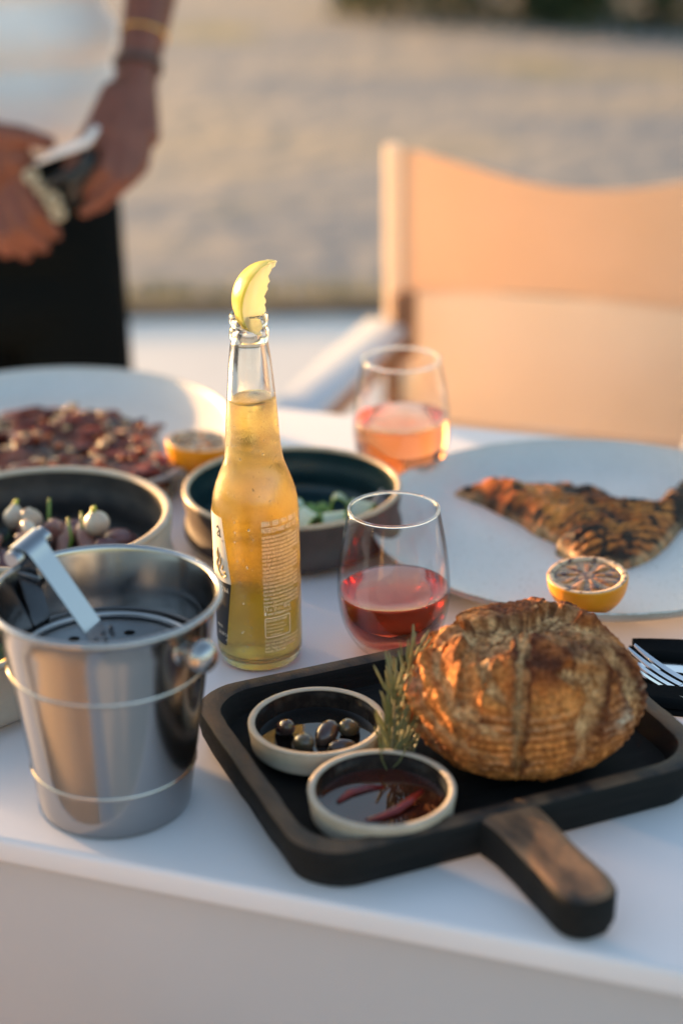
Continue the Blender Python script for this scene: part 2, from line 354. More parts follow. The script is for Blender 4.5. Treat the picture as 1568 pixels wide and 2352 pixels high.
# ------------------------------------------------------------------ setting
v = [(-200, -200, -.06), (200, -200, -.06), (200, 200, -.06), (-200, 200, -.06)]
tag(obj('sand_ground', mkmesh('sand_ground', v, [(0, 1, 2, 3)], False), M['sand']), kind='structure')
tag(obj('terrace_paving', box('terrace_paving', (-9, -9, -.2), (9, 4.5, 0)), M['paving']), kind='structure')
tag(obj('terrace_edging', box('terrace_edging', (-9, 4.503, -.2), (9, 4.60, .03), .01), M['edging']), kind='structure')
gb = MB()
for k in range(2600):
    x = -1.1 + 1.5 * abs(random.gauss(0, .6)) if random.random() < .75 else random.uniform(-6, 6); y = 4.68 + random.gauss(0, .06)
    hgt = random.uniform(.05, .13); a = random.uniform(0, 6.28); dx, dy = math.cos(a) * .006, math.sin(a) * .006; lx, ly = random.gauss(0, .03), random.gauss(0, .03)
    gb.add(([(x - dx, y - dy, -.06), (x + dx, y + dy, -.06), (x + lx, y + ly, -.06 + hgt)], [(0, 1, 2)]))
tag(obj('dry_grass', gb.mesh('dry_grass', False), M['grass']), 'yellow-green dry grass tufts along the terrace edging', 'grass', kind='stuff')

def shrub(x, y, rx, ry, h, seed, label):
    rs = np.random.default_rng(seed); e = empty('hedge_shrub', (x, y, -.06))
    n = 5200
    u = rs.normal(size=(n, 3)); u /= np.linalg.norm(u, axis=1)[:, None]; rad = rs.uniform(.55, 1.0, n) ** .5
    bump = 1 + .25 * fbm(u * 2.2 + seed, 3)
    c = u * rad[:, None] * bump[:, None] * np.array([rx, ry, h * .5]) + np.array([0, 0, h * .52])
    c[:, 2] = np.abs(c[:, 2] - h * .52) * 2 * .95 + .02
    t1 = rs.normal(size=(n, 3)); t1 /= np.linalg.norm(t1, axis=1)[:, None]; t2 = np.cross(t1, rs.normal(size=(n, 3))); t2 /= np.linalg.norm(t2, axis=1)[:, None]
    s = rs.uniform(.035, .07, n)[:, None]
    V = np.stack([c - t1 * s, c - t2 * s * .45, c + t1 * s, c + t2 * s * .45], 1).reshape(-1, 3)
    obj('crown', mkmesh('crown', V, np.arange(4 * n).reshape(-1, 4), False), M['hedge'], e)
    mb = MB()
    for k in range(5):
        a = k * 1.25; mb.add(tube([(0, 0, 0), (math.cos(a) * rx * .3, math.sin(a) * ry * .3, h * .45), (math.cos(a) * rx * .6, math.sin(a) * ry * .6, h * .8)], [.04, .025, .01], 6))
    obj('trunk', mb.mesh('trunk'), M['bark'], e)
    return tag(e, label, 'shrub', 'dark shrubs behind the sand')
shrub(.95, 12.2, .95, .7, 1.5, 3, 'dark green shrub at the top edge, farthest from the chair post side')
shrub(2.15, 11.6, 1.0, .8, 1.7, 4, 'dark green shrub at the top edge, middle one of three')
shrub(3.45, 11.2, 1.05, .8, 1.8, 5, 'dark green shrub in the top corner above the canvas chair')

# table: edges run at -19 degrees
TA = R(-19.05)
table = empty('table', (-.0183, .7836, 0), TA)      # middle of the near edge; local +y goes away from the camera
bm = bmesh.new(); bmesh.ops.create_cube(bm, size=1)
for w in bm.verts: w.co = Vector((-1.05 + (w.co.x + .5) * 2.1, (w.co.y + .5) * .775, TZ - .018 + (w.co.z + .5) * .018))
bmesh.ops.bevel(bm, geom=bm.edges[:], offset=.004, segments=3, profile=.5, affect='EDGES')
obj('tabletop', bm_mesh('tabletop', bm), M['table'], table)
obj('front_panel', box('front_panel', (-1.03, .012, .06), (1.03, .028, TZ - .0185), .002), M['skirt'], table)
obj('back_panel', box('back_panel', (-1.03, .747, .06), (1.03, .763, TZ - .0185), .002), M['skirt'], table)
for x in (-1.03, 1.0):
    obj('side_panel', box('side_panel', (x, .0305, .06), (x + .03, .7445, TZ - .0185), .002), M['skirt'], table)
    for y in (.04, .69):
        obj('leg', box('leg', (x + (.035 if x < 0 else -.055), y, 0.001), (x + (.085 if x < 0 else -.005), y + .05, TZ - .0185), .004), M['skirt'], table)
tag(table, 'long white table set with food and drinks, its near edge in front', 'table')

# ------------------------------------------------------------------ beer bottle
BX, BY = -.0602, 1.0799
bottle = empty('beer_bottle', (BX, BY, TZ + .0005))
outer = smooth_prof([(0, .0035), (.012, .003), (.020, .0006), (.0245, 0), (.0282, .0022), (.0301, .008), (.0305, .016), (.0305, .06), (.0305, .108), (.0300, .119), (.0287, .1285), (.0255, .1388), (.0218, .1486), (.0200, .1560), (.0188, .1672), (.0178, .1831), (.0166, .1991), (.0145, .2225), (.0127, .2365)], 5)
lip = smooth_prof([(.0127, .2375), (.0133, .2400), (.0134, .2432), (.0130, .2455), (.0123, .2470), (.0124, .2485), (.0130, .2500), (.0132, .2525), (.0128, .2550), (.0118, .2566), (.0106, .2562), (.0096, .2540), (.0092, .2490), (.0094, .2400)], 4)
inner = smooth_prof([(.0102, .2365), (.0120, .2225), (.0140, .1991), (.0152, .1831), (.0162, .1672), (.0174, .1560), (.0192, .1486), (.0229, .1388), (.0261, .1285), (.0275, .119), (.0280, .108), (.0280, .06), (.0280, .016), (.0270, .010), (.0235, .0066), (.014, .0080), (0, .0095)], 5)
obj('glass_body', lathe('glass_body', outer + lip + inner, 128), M['bottle'], bottle)
ins = [(r, z) for r, z in inner if z < .1965][::-1]
beerp = [(0, .0092)] + [(r + .0004, z - .0003) for r, z in ins[1:]] + [(.0147, .1975), (.0140, .1978), (.008, .1974), (0, .1973)]
beer_me = lathe('beer', beerp, 128, shear=(.19, .055))
obj('beer', beer_me, M['beer'], bottle)
# curved printed label and lettering
def cyl_patch(name, rad, edge, zs, nseg=24):
    v, f = [], []
    for z in zs:
        a0, a1 = edge(z)
        for k in range(nseg + 1):
            a = R(a0 + (a1 - a0) * k / nseg); v.append((rad * math.cos(a), rad * math.sin(a), z))
    w = nseg + 1
    for i in range(len(zs) - 1):
        for k in range(nseg): f.append((i * w + k, i * w + k + 1, (i + 1) * w + k + 1, (i + 1) * w + k))
    return mkmesh(name, v, f)
def text_mesh(lines):
    """lines: (string, size, x, y, width) -> joined flat verts/faces"""
    V, Fc = [], []
    for s, size, x, y, wid in lines:
        c = bpy.data.curves.new('t', 'FONT'); c.body = s; c.size = size; c.resolution_u = 1
        o = bpy.data.objects.new('t', c); col.objects.link(o)
        me = bake(o)
        vv = np.array([q.co[:] for q in me.vertices]).reshape(-1, 3)
        if len(vv):
            if wid: vv[:, 0] *= wid / max(1e-6, vv[:, 0].max())
            k = len(V); V += [(q[0] + x, q[1] + y) for q in vv]; Fc += [tuple(i + k for i in p.vertices) for p in me.polygons]
        bpy.data.objects.remove(o); bpy.data.curves.remove(c); bpy.data.meshes.remove(me)
    return V, Fc
def cyl_text(name, lines, rad, a0, m, parent):
    V, Fc = text_mesh(lines)
    return obj(name, mkmesh(name, [(rad * math.cos(a0 + x / rad), rad * math.sin(a0 + x / rad), y) for x, y in V], Fc, False), m, parent)
RL = .03062
LC = -178.0                                         # the label's middle looks to the left
def wedge(z):
    h = 54 - 13 * (z - .068) / .051 if z >= .068 else 54 - 13 * (.068 - z) / .05
    return (LC - h, LC + h)
lab = obj('front_label', cyl_patch('front_label', RL, wedge, np.linspace(.068, .117, 6)), M['label_white'], bottle)
labk = obj('lower_label', cyl_patch('lower_label', RL, wedge, np.linspace(.018, .0679, 6)), M['label_black'], bottle)
RT = RL + .00012
for ln in (('a', .019, -.0015, .1015, .0058), ('®', .0030, .0050, .0985, None)): cyl_text('lettering', [ln], RT, R(LC + 31), M['ink'], lab)
mb = MB()
for k, (a, z, s) in enumerate(((27, .089, .004), (30, .086, .004), (34, .083, .0035), (25, .081, .003), (38, .079, .0022), (29, .078, .0022))):
    aa = R(LC + a); mb.add(tube([(RT * math.cos(aa), RT * math.sin(aa), z - s), (RT * math.cos(aa + .03), RT * math.sin(aa + .03), z), (RT * math.cos(aa + .05), RT * math.sin(aa + .05), z + s)], [.0002, .0007, .0002], 6))
crl = [(RT * math.cos(R(LC + a)), RT * math.sin(R(LC + a)), z) for a, z in ((26, .080), (31, .0752), (37, .0722), (43, .0722), (46, .0740), (44, .0760), (41.5, .0752))]
mb.add(tube(crl, [.0003, .0005, .0006, .0006, .0006, .0006, .0007], 6))
obj('emblem', mb.mesh('emblem'), M['gold_ink'], lab)
for ln in (('4.5% Vol.', .0058, 0, .0605, .0125), ('MEXICO', .003, -.004, .031, .0085), ('S.A. DE C.V.', .0036, -.002, .0255, .0125), ('®', .0032, .0075, .0215, None)):
    cyl_text('lettering', [ln], RT, R(LC + 26), M['print'], labk)
txt = [('BIRRA / BEER / PIVO / BIER / ØL', .0056, 0, .1135, .031), ('PASTERYZOWANE / ALUS / ÖLUT', .0054, 0, .1085, .031)]
words = 'prodotto in Messico imported by beer birra piwo öl contiene malto d\'orzo contains barley malt ingredienti acqua mais luppolo ingredients water maize hops papaina distributed by bottled zawiera jeczmien best before see neck da consumarsi entro vedi collo'.split()
rw = random.Random(4); y = .1045
for k in range(19):
    s = ''
    while len(s) < 40: s += rw.choice(words) + ' '
    txt.append((s.strip(), .0036, 0, y, .0315 * (1 if k % 5 else .8))); y -= .00292
txt += [('5 fl oz  33 cl e  330 ml', .0040, 0, y - .0002, .021), ('● www.drinkaware.co.uk', .0040, 0, y - .0034, .022)]
txt += [('PLEASE DRINK RESPONSIBLY', .0026, .0012, .0405, .0165), ('UK Chief Medical Officers', .0022, .0014, .0375, .014), ('recommend adults do not', .0022, .0014, .0350, .015), ('regularly exceed units', .0022, .0014, .0325, .013), ('drinkaware', .0024, .004, .0298, .009)]
txt += [('Da consumarsi preferibilmente entro: vedi', .0030, 0, .0250, .030), ('collo della bottiglia / Best before: see', .0030, 0, .0222, .028), ('neck / Najlepiej spożyć przed: patrz', .0030, 0, .0194, .026), ('butelki / Bedst før', .0030, 0, .0166, .016)]
bp_ = cyl_text('back_print', txt, RL, R(-80), M['print'], bottle)
fr = [(-80 + a, z) for a, z in ((1, .030), (1, .0425), (2, .0435), (37, .0435), (38, .0425), (38, .030), (37, .0286), (2, .0286), (1, .030))]
fp = []
for (a, z), (a2, z2) in zip(fr, fr[1:]):
    for t in range(8): fp.append((RL * math.cos(R(a + (a2 - a) * t / 8)), RL * math.sin(R(a + (a2 - a) * t / 8)), z + (z2 - z) * t / 8))
obj('print_frame', mkmesh('print_frame', *tube(fp + [fp[0]], .00028, 5)), M['print'], bottle)
rs_ = random.Random(12); db = MB()
for k in range(620):
    z = rs_.uniform(.006, .185); r0 = float(np.interp(z, [q[1] for q in outer if q[0] > .01], [q[0] for q in outer if q[0] > .01])); a = rs_.uniform(-math.pi, math.pi)
    if .016 < z < .119 and math.cos(a - R(LC)) > math.cos(R(60)): continue
    if .014 < z < .12 and R(-83) < a < R(-5): continue
    c_ = Vector((math.cos(a), math.sin(a), 0)); t_ = Vector((-math.sin(a), math.cos(a), 0)); rr_ = rs_.uniform(.00025, .0006) * (1.7 if rs_.random() < .12 else 1); V_, F_ = [], []
    el_ = rs_.uniform(1, 1.5)
    for i_, (e1, e2) in enumerate(((1, 0), (.75, .42))):
        for q in range(7): w = q * 2 * math.pi / 7; V_.append(c_ * (r0 + .00002 + rr_ * e2) + t_ * rr_ * e1 * math.cos(w) + Vector((0, 0, z + rr_ * e1 * el_ * math.sin(w))))
    V_.append(c_ * (r0 + rr_ * .58) + Vector((0, 0, z)))
    for q in range(7): q2 = (q + 1) % 7; F_ += [(q, q2, 7 + q2, 7 + q), (7 + q, 7 + q2, 14)]
    F_.append(tuple(range(6, -1, -1))); db.add((V_, F_))
tag(obj('condensation_drops', db.mesh('condensation_drops', True, None), M['water'], bottle), kind='stuff')
tag(bottle, 'clear glass bottle of golden beer with printed text standing behind the black board', 'bottle')

# lime wedge standing in the bottle neck
def lime():
    Rr = .0255; nu, nv = 34, 14; v, f = [], []; half = 27
    e = empty('lime_wedge', (BX + .0150, BY - .001, TZ + .2665))
    def pt(lat, a, rr):
        return np.array([-rr * math.cos(lat) * math.cos(a), -rr * math.cos(lat) * math.sin(a), Rr * 1.02 * math.sin(lat)])
    # peel shell
    for i in range(nu + 1):
        lat = R(-84 + 168 * i / nu)
        for k in range(nv + 1):
            v.append(pt(lat, R(-half + 2 * half * k / nv), Rr))
    for i in range(nu + 1):
        lat = R(-84 + 168 * i / nu)
        for k in range(nv + 1):
            v.append(pt(lat, R(-half + 2 * half * k / nv), Rr - .0022))
    w = nv + 1; o2 = (nu + 1) * w
    for i in range(nu):
        for k in range(nv):
            a = i * w + k; f.append((a, a + 1, a + w + 1, a + w)); f.append((o2 + a, o2 + a + w, o2 + a + w + 1, o2 + a + 1))
        for k in (0, nv):
            a = i * w + k; q = (a, a + w, o2 + a + w, o2 + a); f.append(q if k == 0 else q[::-1])
    for i in (0, nu):
        for k in range(nv):
            a = i * w + k; q = (a, o2 + a, o2 + a + 1, a + 1); f.append(q if i == 0 else q[::-1])
    obj('peel', mkmesh('peel', v, f, True, 50), M['lime_peel'], e)
    # flesh: wedge with a ragged inner edge
    v, f = [], []; nr = 14
    for side in (-1, 1):
        for i in range(nu + 1):
            lat = R(-82 + 164 * i / nu)
            edge = .16 + .09 * math.sin(i * 1.3) * math.sin(i * .57 + .6) + .10 * max(0, math.sin((i - 18) * .22))
            for k in range(nr + 1):
                t = k / nr; rr = (Rr - .0024) * (edge + (1 - edge) * t)
                q = pt(lat, R(side * (half - .4) * (1.0 - .12 * math.sin(t * 3.14))), rr)
                v.append(q + np.array([0, 0, .0005 * math.sin(t * 20 + i)]))
    w = nr + 1; o2 = (nu + 1) * w
    for i in range(nu):
        for k in range(nr):
            a = i * w + k; f.append((a, a + w, a + w + 1, a + 1)); f.append((o2 + a, o2 + a + 1, o2 + a + w + 1, o2 + a + w))
        a = i * w; f.append((a, o2 + a, o2 + a + w, a + w))
    obj('flesh', mkmesh('flesh', v, f, True, 60), M['lime_flesh'], e)
    e.rotation_euler = (R(4), R(12), R(16))
    return tag(e, 'squeezed lime wedge with a bitten edge stuck in the bottle neck', 'lime')
lime()

# ------------------------------------------------------------------ wine glasses
def wine_glass(x, y, wine, level, s, label):
    e = empty('wine_glass', (x, y, TZ + .0004)); e.scale = (s, s, s)
    o = smooth_prof([(0, .0016), (.012, .0010), (.019, 0), (.0235, .0010), (.0285, .006), (.0345, .016), (.0385, .028), (.0404, .042), (.0405, .052), (.0395, .066), (.0375, .082), (.0345, .098), (.0325, .1075)], 6)
    lipp = []
    inn = smooth_prof([(.0312, .1075), (.0333, .098), (.0363, .082), (.0383, .066), (.0393, .052), (.0392, .042), (.0373, .028), (.0332, .017), (.0265, .0085), (.018, .0052), (0, .0045)], 6)
    obj('glass_body', lathe('glass_body', o + lipp + inn, 112), M['thin_glass'], e)
    obj('rim', lathe('rim', [(.0318 + .00105 * math.cos(R(a)), .1088 + .00105 * math.sin(R(a))) for a in range(0, 360, 30)], 112, closed=True), M['glass'], e)
    ins = [(r, z) for r, z in inn if z < level - .0006][::-1]
    prof = [(0, .0047)] + [(r - .00015, z + .0002) for r, z in ins[1:]]
    rt = prof[-1][0]
    prof += [(rt + .0001, level + .0004), (rt - .0008, level), (rt * .6, level - .0002), (0, level - .0002)]
    obj('wine', lathe('wine', prof, 112, shear=(level - .0015, .03)), wine, e)
    return tag(e, label, 'glass', 'stemless wine glasses')
wine_glass(.0368, 1.0899, M['wine'], .047, 1.0, 'stemless glass of dark red rosé right behind the board and bread')
wine_glass(.0546, 1.412, M['wine2'], .057, 1.065, 'stemless glass of orange rosé behind the dark bowl near the chair')

# ------------------------------------------------------------------ ice bucket and tongs
bucket = empty('ice_bucket', (-.1425, .8907, TZ + .0004)); bucket.rotation_euler = (0, R(1.2), 0)
def br(z): return .0462 + (.0655 - .0462) * z / .1413
op = [(0, .002), (.040, .002), (.0435, 0), (.0456, .0012), (br(.004), .004)]
for z in (.012, .020, .0270): op.append((br(z), z))
op += [(br(.0288), .0288), (br(.0293), .0293), (br(.0296), .0296), (br(.030) + .0005, .0302), (br(.031) + .0007, .0310), (br(.032) + .0005, .0318), (br(.0324), .0324), (br(.0327), .0327), (br(.0333), .0333)]
for z in (.045, .06, .075, .09, .0955): op.append((br(z), z))
op += [(br(.0968), .0968), (br(.0973), .0973), (br(.0976), .0976), (br(.098) + .0005, .0982), (br(.099) + .0007, .0990), (br(.100) + .0005, .0998), (br(.1004), .1004), (br(.1007), .1007), (br(.1013), .1013)]
for z in (.112, .125, .136): op.append((br(z), z))
rim = [(.0660, .1385)] + [(.0672 + .0022 * math.sin(R(a)), .1413 - .0022 * math.cos(R(a))) for a in range(0, 300, 30)]
inp = [(br(.137) - .0009, .137), (br(.1) - .0009, .1), (br(.03) - .0009, .03), (.044, .004), (0, .0035)]
ob = obj('body', lathe('body', op + rim + inp, 128, sharp=40), M['steel'], bucket)
def circle_pts(cx, cy, r, n=20, rev=False):
    q = [(cx + r * math.cos(2 * math.pi * k / n), cy + r * math.sin(2 * math.pi * k / n)) for k in range(n)]
    return q[::-1] if rev else q
def plate2d(name, loops, thick):
    c = bpy.data.curves.new(name, 'CURVE'); c.dimensions = '2D'; c.fill_mode = 'BOTH'; c.extrude = thick / 2
    for lp in loops:
        s = c.splines.new('POLY'); s.points.add(len(lp) - 1); s.use_cyclic_u = True
        for i, (x, y) in enumerate(lp): s.points[i].co = (x, y, 0, 1)
    o = bpy.data.objects.new(name, c); col.objects.link(o); me = bake(o); bpy.data.objects.remove(o); bpy.data.curves.remove(c); me.name = name
    return me
holes = [circle_pts(0, 0, .004)] + [circle_pts(.017 * math.cos(R(a)), .017 * math.sin(R(a)), .0035) for a in range(0, 360, 60)] + [circle_pts(.034 * math.cos(R(a)), .034 * math.sin(R(a)), .0035) for a in range(15, 360, 30)]
st = obj('strainer', plate2d('strainer', [circle_pts(0, 0, .0530, 64)] + [h[::-1] for h in holes], .001), M['steel_in'], bucket, (0, 0, .0985))
obj('strainer_rim', lathe('strainer_rim', [(.0548 + .0022 * math.cos(R(a)), .1010 + .0022 * math.sin(R(a))) for a in range(0, 360, 36)], 96, closed=True), M['steel'], bucket)
obj('melt_water', lathe('melt_water', [(0, .0800), (.0555, .0800)], 64), M['steel_in'], bucket)
for s in (1, -1):
    d = Vector((.79 * s, -.613 * s, 0)); ang = math.atan2(d.y, d.x)
    kn = obj('knob', lathe('knob', smooth_prof([(0, -.012), (.0042, -.0119), (.0043, -.0100), (.0066, -.0075), (.0096, -.002), (.0098, .002), (.0078, .0068), (.0040, .0092), (0, .0098)], 5), 40), M['steel'], bucket,
        d * (br(.124) + .0115) + Vector((0, 0, .125)), (0, R(90), ang))
    obj('knob_base', lathe('knob_base', [(0, .0), (.0098, .0), (.0100, .0008), (.0094, .0016), (0, .0018)], 40), M['steel'], bucket, d * (br(.124) - .0009) + Vector((0, 0, .125)), (0, R(84), ang))
tag(bucket, 'stainless steel ice bucket with round knobs and two raised bands', 'bucket')

tongs = empty('ice_tongs', (-.1648, .9157, TZ + .1000))
def strip(path, width, thick, wdir):
    v, f = [], []; n = len(path); wd_ = Vector(wdir).normalized()
    for i, q in enumerate(path):
        q = Vector(q); t = (Vector(path[min(i + 1, n - 1)]) - Vector(path[max(i - 1, 0)])).normalized(); nn = t.cross(wd_).normalized()
        w = width(i / (n - 1))
        for sw, sn in ((-1, -1), (1, -1), (1, 1), (-1, 1)):
            cup = .0022 if sn < 0 else .0022
            v.append(q + wd_ * sw * w / 2 + nn * sn * thick / 2)
        f += [((i * 4 + k), (i * 4 + (k + 1) % 4), ((i + 1) * 4 + (k + 1) % 4), ((i + 1) * 4 + k)) for k in range(4)] if i < n - 1 else []
    f += [(3, 2, 1, 0), tuple(range((n - 1) * 4, n * 4))]
    return v, f
# local frame: +y the roll axis (strip width), z up along the arms
Lt = .0645; br_ = .0085
pa = [(br_ + .017 * (1 - t) ** 1.0, 0, Lt * t) for t in np.linspace(0, 1, 12)]
pb = [(br_ * math.cos(R(a)) , 0, Lt + br_ * math.sin(R(a))) for a in range(15, 180, 15)]
pc = [(-q[0], 0, q[2]) for q in pa[::-1]]
wf = lambda t: .0140 + .0070 * math.exp(-((t - .5) / .12) ** 2)
obj('arms', mkmesh('arms', *strip(pa + pb + pc, wf, .0012, (0, 1, 0)), True, 35), M['tongs'], tongs)
for s in (1, -1):
    mb = MB()
    for k in range(4): mb.add(strip([(s * (.0255), -.010 + k * .0066, .004), (s * .0245, -.010 + k * .0066, -.004)], lambda t: .003, .0012, (0, 1, 0)))
    obj('claw', mb.mesh('claw'), M['tongs'], tongs)
obj('bend_roll', mkmesh('bend_roll', *tube([(0, -.0145, Lt + .0015), (0, .0145, Lt + .0015)], .0062, 20), True, 40), M['tongs'], tongs)
_z = Vector((-.33, -.05, .94)).normalized(); _y = Vector((.617, .787, 0)); _y = (_y - _z * _y.dot(_z)).normalized(); _x = _y.cross(_z)
tongs.rotation_euler = Matrix((_x, _y, _z)).transposed().to_euler()
tag(tongs, 'steel ice tongs with a rolled bend leaning inside the ice bucket', 'tongs')

# ------------------------------------------------------------------ serving board
BA = R(22.5)
board = empty('serving_board', (0, 0, TZ + .0004), BA)
U0, U1, V0, V1 = .2760, .552, .7265, .941
def rrect(u0, u1, v0, v1, r, n=8):
    out = []
    for cx, cy, a0 in ((u1 - r, v0 + r, -90), (u1 - r, v1 - r, 0), (u0 + r, v1 - r, 90), (u0 + r, v0 + r, 180)):
        for k in range(n + 1):
            a = R(a0 + 90 * k / n); out.append((cx + r * math.cos(a), cy + r * math.sin(a)))
    return out
def densify(lp, step=.004):
    out = []
    for i, q in enumerate(lp):
        p2 = lp[(i + 1) % len(lp)]; d = math.dist(q, p2); n = max(1, int(round(d / step)))
        for k in range(n): out.append((q[0] + (p2[0] - q[0]) * k / n, q[1] + (p2[1] - q[1]) * k / n))
    return out
cu, cv = (U0 + U1) / 2, (V0 + V1) / 2
base_loop = densify(rrect(U0, U1, V0, V1, .034))
def inset(lp, d):
    """shrink the rounded rectangle by d towards its middle line"""
    hw, hh = (U1 - U0) / 2, (V1 - V0) / 2
    return [(cu + (x - cu) * (hw - d) / hw, cv + (y - cv) * (hh - d) / hh) for x, y in lp]
prof = [(.010, 0), (.005, .0015), (.0015, .010), (.0, .020), (.0, .0270), (.0008, .0279)]
prof2 = [(.0118, .0281), (.0135, .0270), (.0165, .0125), (.020, .0118)]
def wob(x, y, z, k=.0006): return k * float(fbm(np.array([x * 60, y * 60, z * 90 + 5.0]), 2))
def loft(name, prof, cap0=False, cap1=False, k=.0006):
    v, f = [], []; n = len(base_loop)
    for d, z in prof:
        for x, y in inset(base_loop, d):
            e = wob(x, y, z, k); v.append((x + e, y - e, z + e * .5))
    for i in range(len(prof) - 1):
        for k_ in range(n):
            k2 = (k_ + 1) % n; f.append((i * n + k_, i * n + k2, (i + 1) * n + k2, (i + 1) * n + k_))
    if cap0: f.append(tuple(reversed(range(n))))
    if cap1: f.append(tuple(range((len(prof) - 1) * n, len(prof) * n)))
    return mkmesh(name, v, f, True, 50)
obj('tray_body', loft('tray_body', prof, cap0=True), M['wood'], board)
obj('raised_rim', loft('raised_rim', [(.0007, .02785), (.0016, .0284), (.0065, .0285), (.0112, .0283), (.0120, .0277)], k=.0007), M['wood_top'], board)
obj('tray_floor', loft('tray_floor', [(.0119, .0278), (.0128, .0262), (.0165, .0128), (.020, .0118)], cap1=True), M['wood'], board)
def handle_mesh():
    hw, Lh, top, n = .0180, .0965, .0283, 14
    out = [(hw * 1.12, 0), (hw * 1.03, -.010), (hw * .97, -.030), (hw * .97, -.060), (hw, -.076)]
    end = [(hw * abs(math.cos(R(a))) ** .85 * (1 if math.cos(R(a)) >= 0 else -1), -.076 - (Lh - .076) * math.sin(R(a)) ** .8) for a in range(12, 169, 12)]
    lp = densify(out + end + [(-x, y) for x, y in out[::-1]], .004)
    rings = [(.0055, 0), (.002, .003), (.0, .009), (.0, .0245), (.0010, .0272), (.0034, top), (.0055, top + .0002)]
    V, Fc = [], []; m = len(lp)
    for d, z in rings:
        for x, y in lp:
            k = (hw - d) / hw; e = wob(x, y, z, .0007)
            yy = y * (1 - d / Lh); V.append((x * k + e, yy, z + e * .6))
    for i in range(len(rings) - 1):
        for k in range(m):
            k2 = (k + 1) % m; Fc.append((i * m + k, (i + 1) * m + k, (i + 1) * m + k2, i * m + k2))
    Fc.append(tuple(range(m))); Fc.append(tuple(reversed(range((len(rings) - 1) * m, len(rings) * m))))
    me = mkmesh('handle', V, Fc, True, 40)
    me.materials.append(M['wood']); me.materials.append(M['handle_top'])
    for p_ in me.polygons:
        if p_.normal.z > .55: p_.material_index = 1
    return me
h = bpy.data.objects.new('handle', handle_mesh()); h.location = (.4048, .7292, 0); h.rotation_euler = (0, 0, R(2)); link(h, board)
tag(board, 'black charred wooden serving board with raised rim and stub handle', 'board')
def bpos(u, v): return (u * math.cos(BA) - v * math.sin(BA), u * math.sin(BA) + v * math.cos(BA))
FLOOR = TZ + .0126

# ------------------------------------------------------------------ bowls
def bowl(name, x, y, z, r, h, wall, out_m, in_m, rim_m, label, taper=.80, foot=.62, fill=None, group=None, inrim=.0):
    e = empty(name, (x, y, z))
    o = smooth_prof([(0, .0015), (r * foot * .9, .0012), (r * foot, 0), (r * (foot + .06), .002), (r * (taper + .10), h * .22), (r * .975, h * .52), (r * .995, h * .80), (r, h * .93)], 6)
    rimp = smooth_prof([(r, h * .935), (r * .999, h * .975), (r - wall * .45, h), (r - wall * .95, h * .975), (r - wall, h * .94 - inrim)], 5)
    inn = smooth_prof([(r - wall - .0001, h * .935 - inrim), (r - wall * 1.05, h * .75), (r * .97 - wall, h * .5), (r * (taper + .08) - wall, h * .25), (r * foot, wall * 1.1), (r * .2, wall * .9), (0, wall * .9)], 6)
    obj('outer_wall', lathe('outer_wall', o, 112), out_m, e)
    obj('rim', lathe('rim', rimp, 112), rim_m, e)
    obj('inner_glaze', lathe('inner_glaze', inn, 112), in_m, e)
    if fill:
        zf, m, nm = fill
        ri = np.interp(zf, [q[1] for q in inn][::-1], [q[0] for q in inn][::-1])
        obj(nm, lathe(nm, [(ri + .0004, zf + .0006), (ri - .0015, zf), (ri * .6, zf - .0001), (0, zf - .0001)], 96), m, e)
    return tag(e, label, 'bowl', group)
OX, OY, SX, SY = -.0175, .927, .0215, .847
bowl('dip_bowl', OX, OY, FLOOR, .0435, .0215, .0042, M['clay'], M['dark_glaze'], M['clay'], 'small pale clay bowl with dark glaze holding brown olives in oil', taper=.84, fill=(.0085, M['oil'], 'oil'), group='dip bowls on the board')
bowl('dip_bowl', SX, SY, FLOOR, .0438, .0215, .0042, M['clay'], M['dark_glaze'], M['clay'], 'small pale clay bowl of dark red chili dressing at the board front', taper=.84, fill=(.0098, M['sauce'], 'dressing'), group='dip bowls on the board')
# olives
def olive(x, y, z, rx, rz, rot, m, label):
    rx *= .98; rz *= 1.16
    pr = [(rx * math.sin(t) * (1 - .08 * math.cos(t)), -rz * math.cos(t)) for t in np.linspace(0, math.pi, 22)]
    pr[0] = (0, pr[0][1]); pr[-1] = (0, pr[-1][1] - .0006); pr[-2] = (pr[-2][0], pr[-2][1] + .0001)
    e = empty('olive', (x, y, z)); e.rotation_euler = rot
    obj('flesh', lathe('flesh', pr, 32), m, e)
    obj('stem_scar', lathe('stem_scar', [(0, rz - .0006), (.0010, rz - .0005), (.0014, rz - .0001), (.0008, rz + .0001), (0, rz - .0001)], 14), M['stem'], e)
    return tag(e, label, 'olive', 'olives in the dip bowl')
oz = FLOOR + .0095
olive(OX - .0205, OY + .004, oz + .0034, .0060, .0086, (R(52), R(15), R(15)), M['olive1'], 'purple-brown olive standing against the outer side of the olive bowl')
olive(OX - .0090, OY - .0125, oz + .0022, .0066, .0078, (R(65), 0, R(40)), M['olive2'], 'pale greenish-brown olive near the front rim of the olive bowl')
olive(OX + .0060, OY - .003, oz + .0030, .0068, .0086, (R(58), R(-12), R(150)), M['olive1'], 'dark olive in the middle of the olive bowl')
olive(OX + .0205, OY + .004, oz + .0028, .0064, .0080, (R(50), R(25), R(-50)), M['olive2'], 'shiny brown olive beside the rosemary in the olive bowl')
olive(OX + .0160, OY - .0155, oz + .0004, .0058, .0080, (R(85), 0, R(-70)), M['olive1'], 'half sunken olive lying low at the front of the olive bowl')
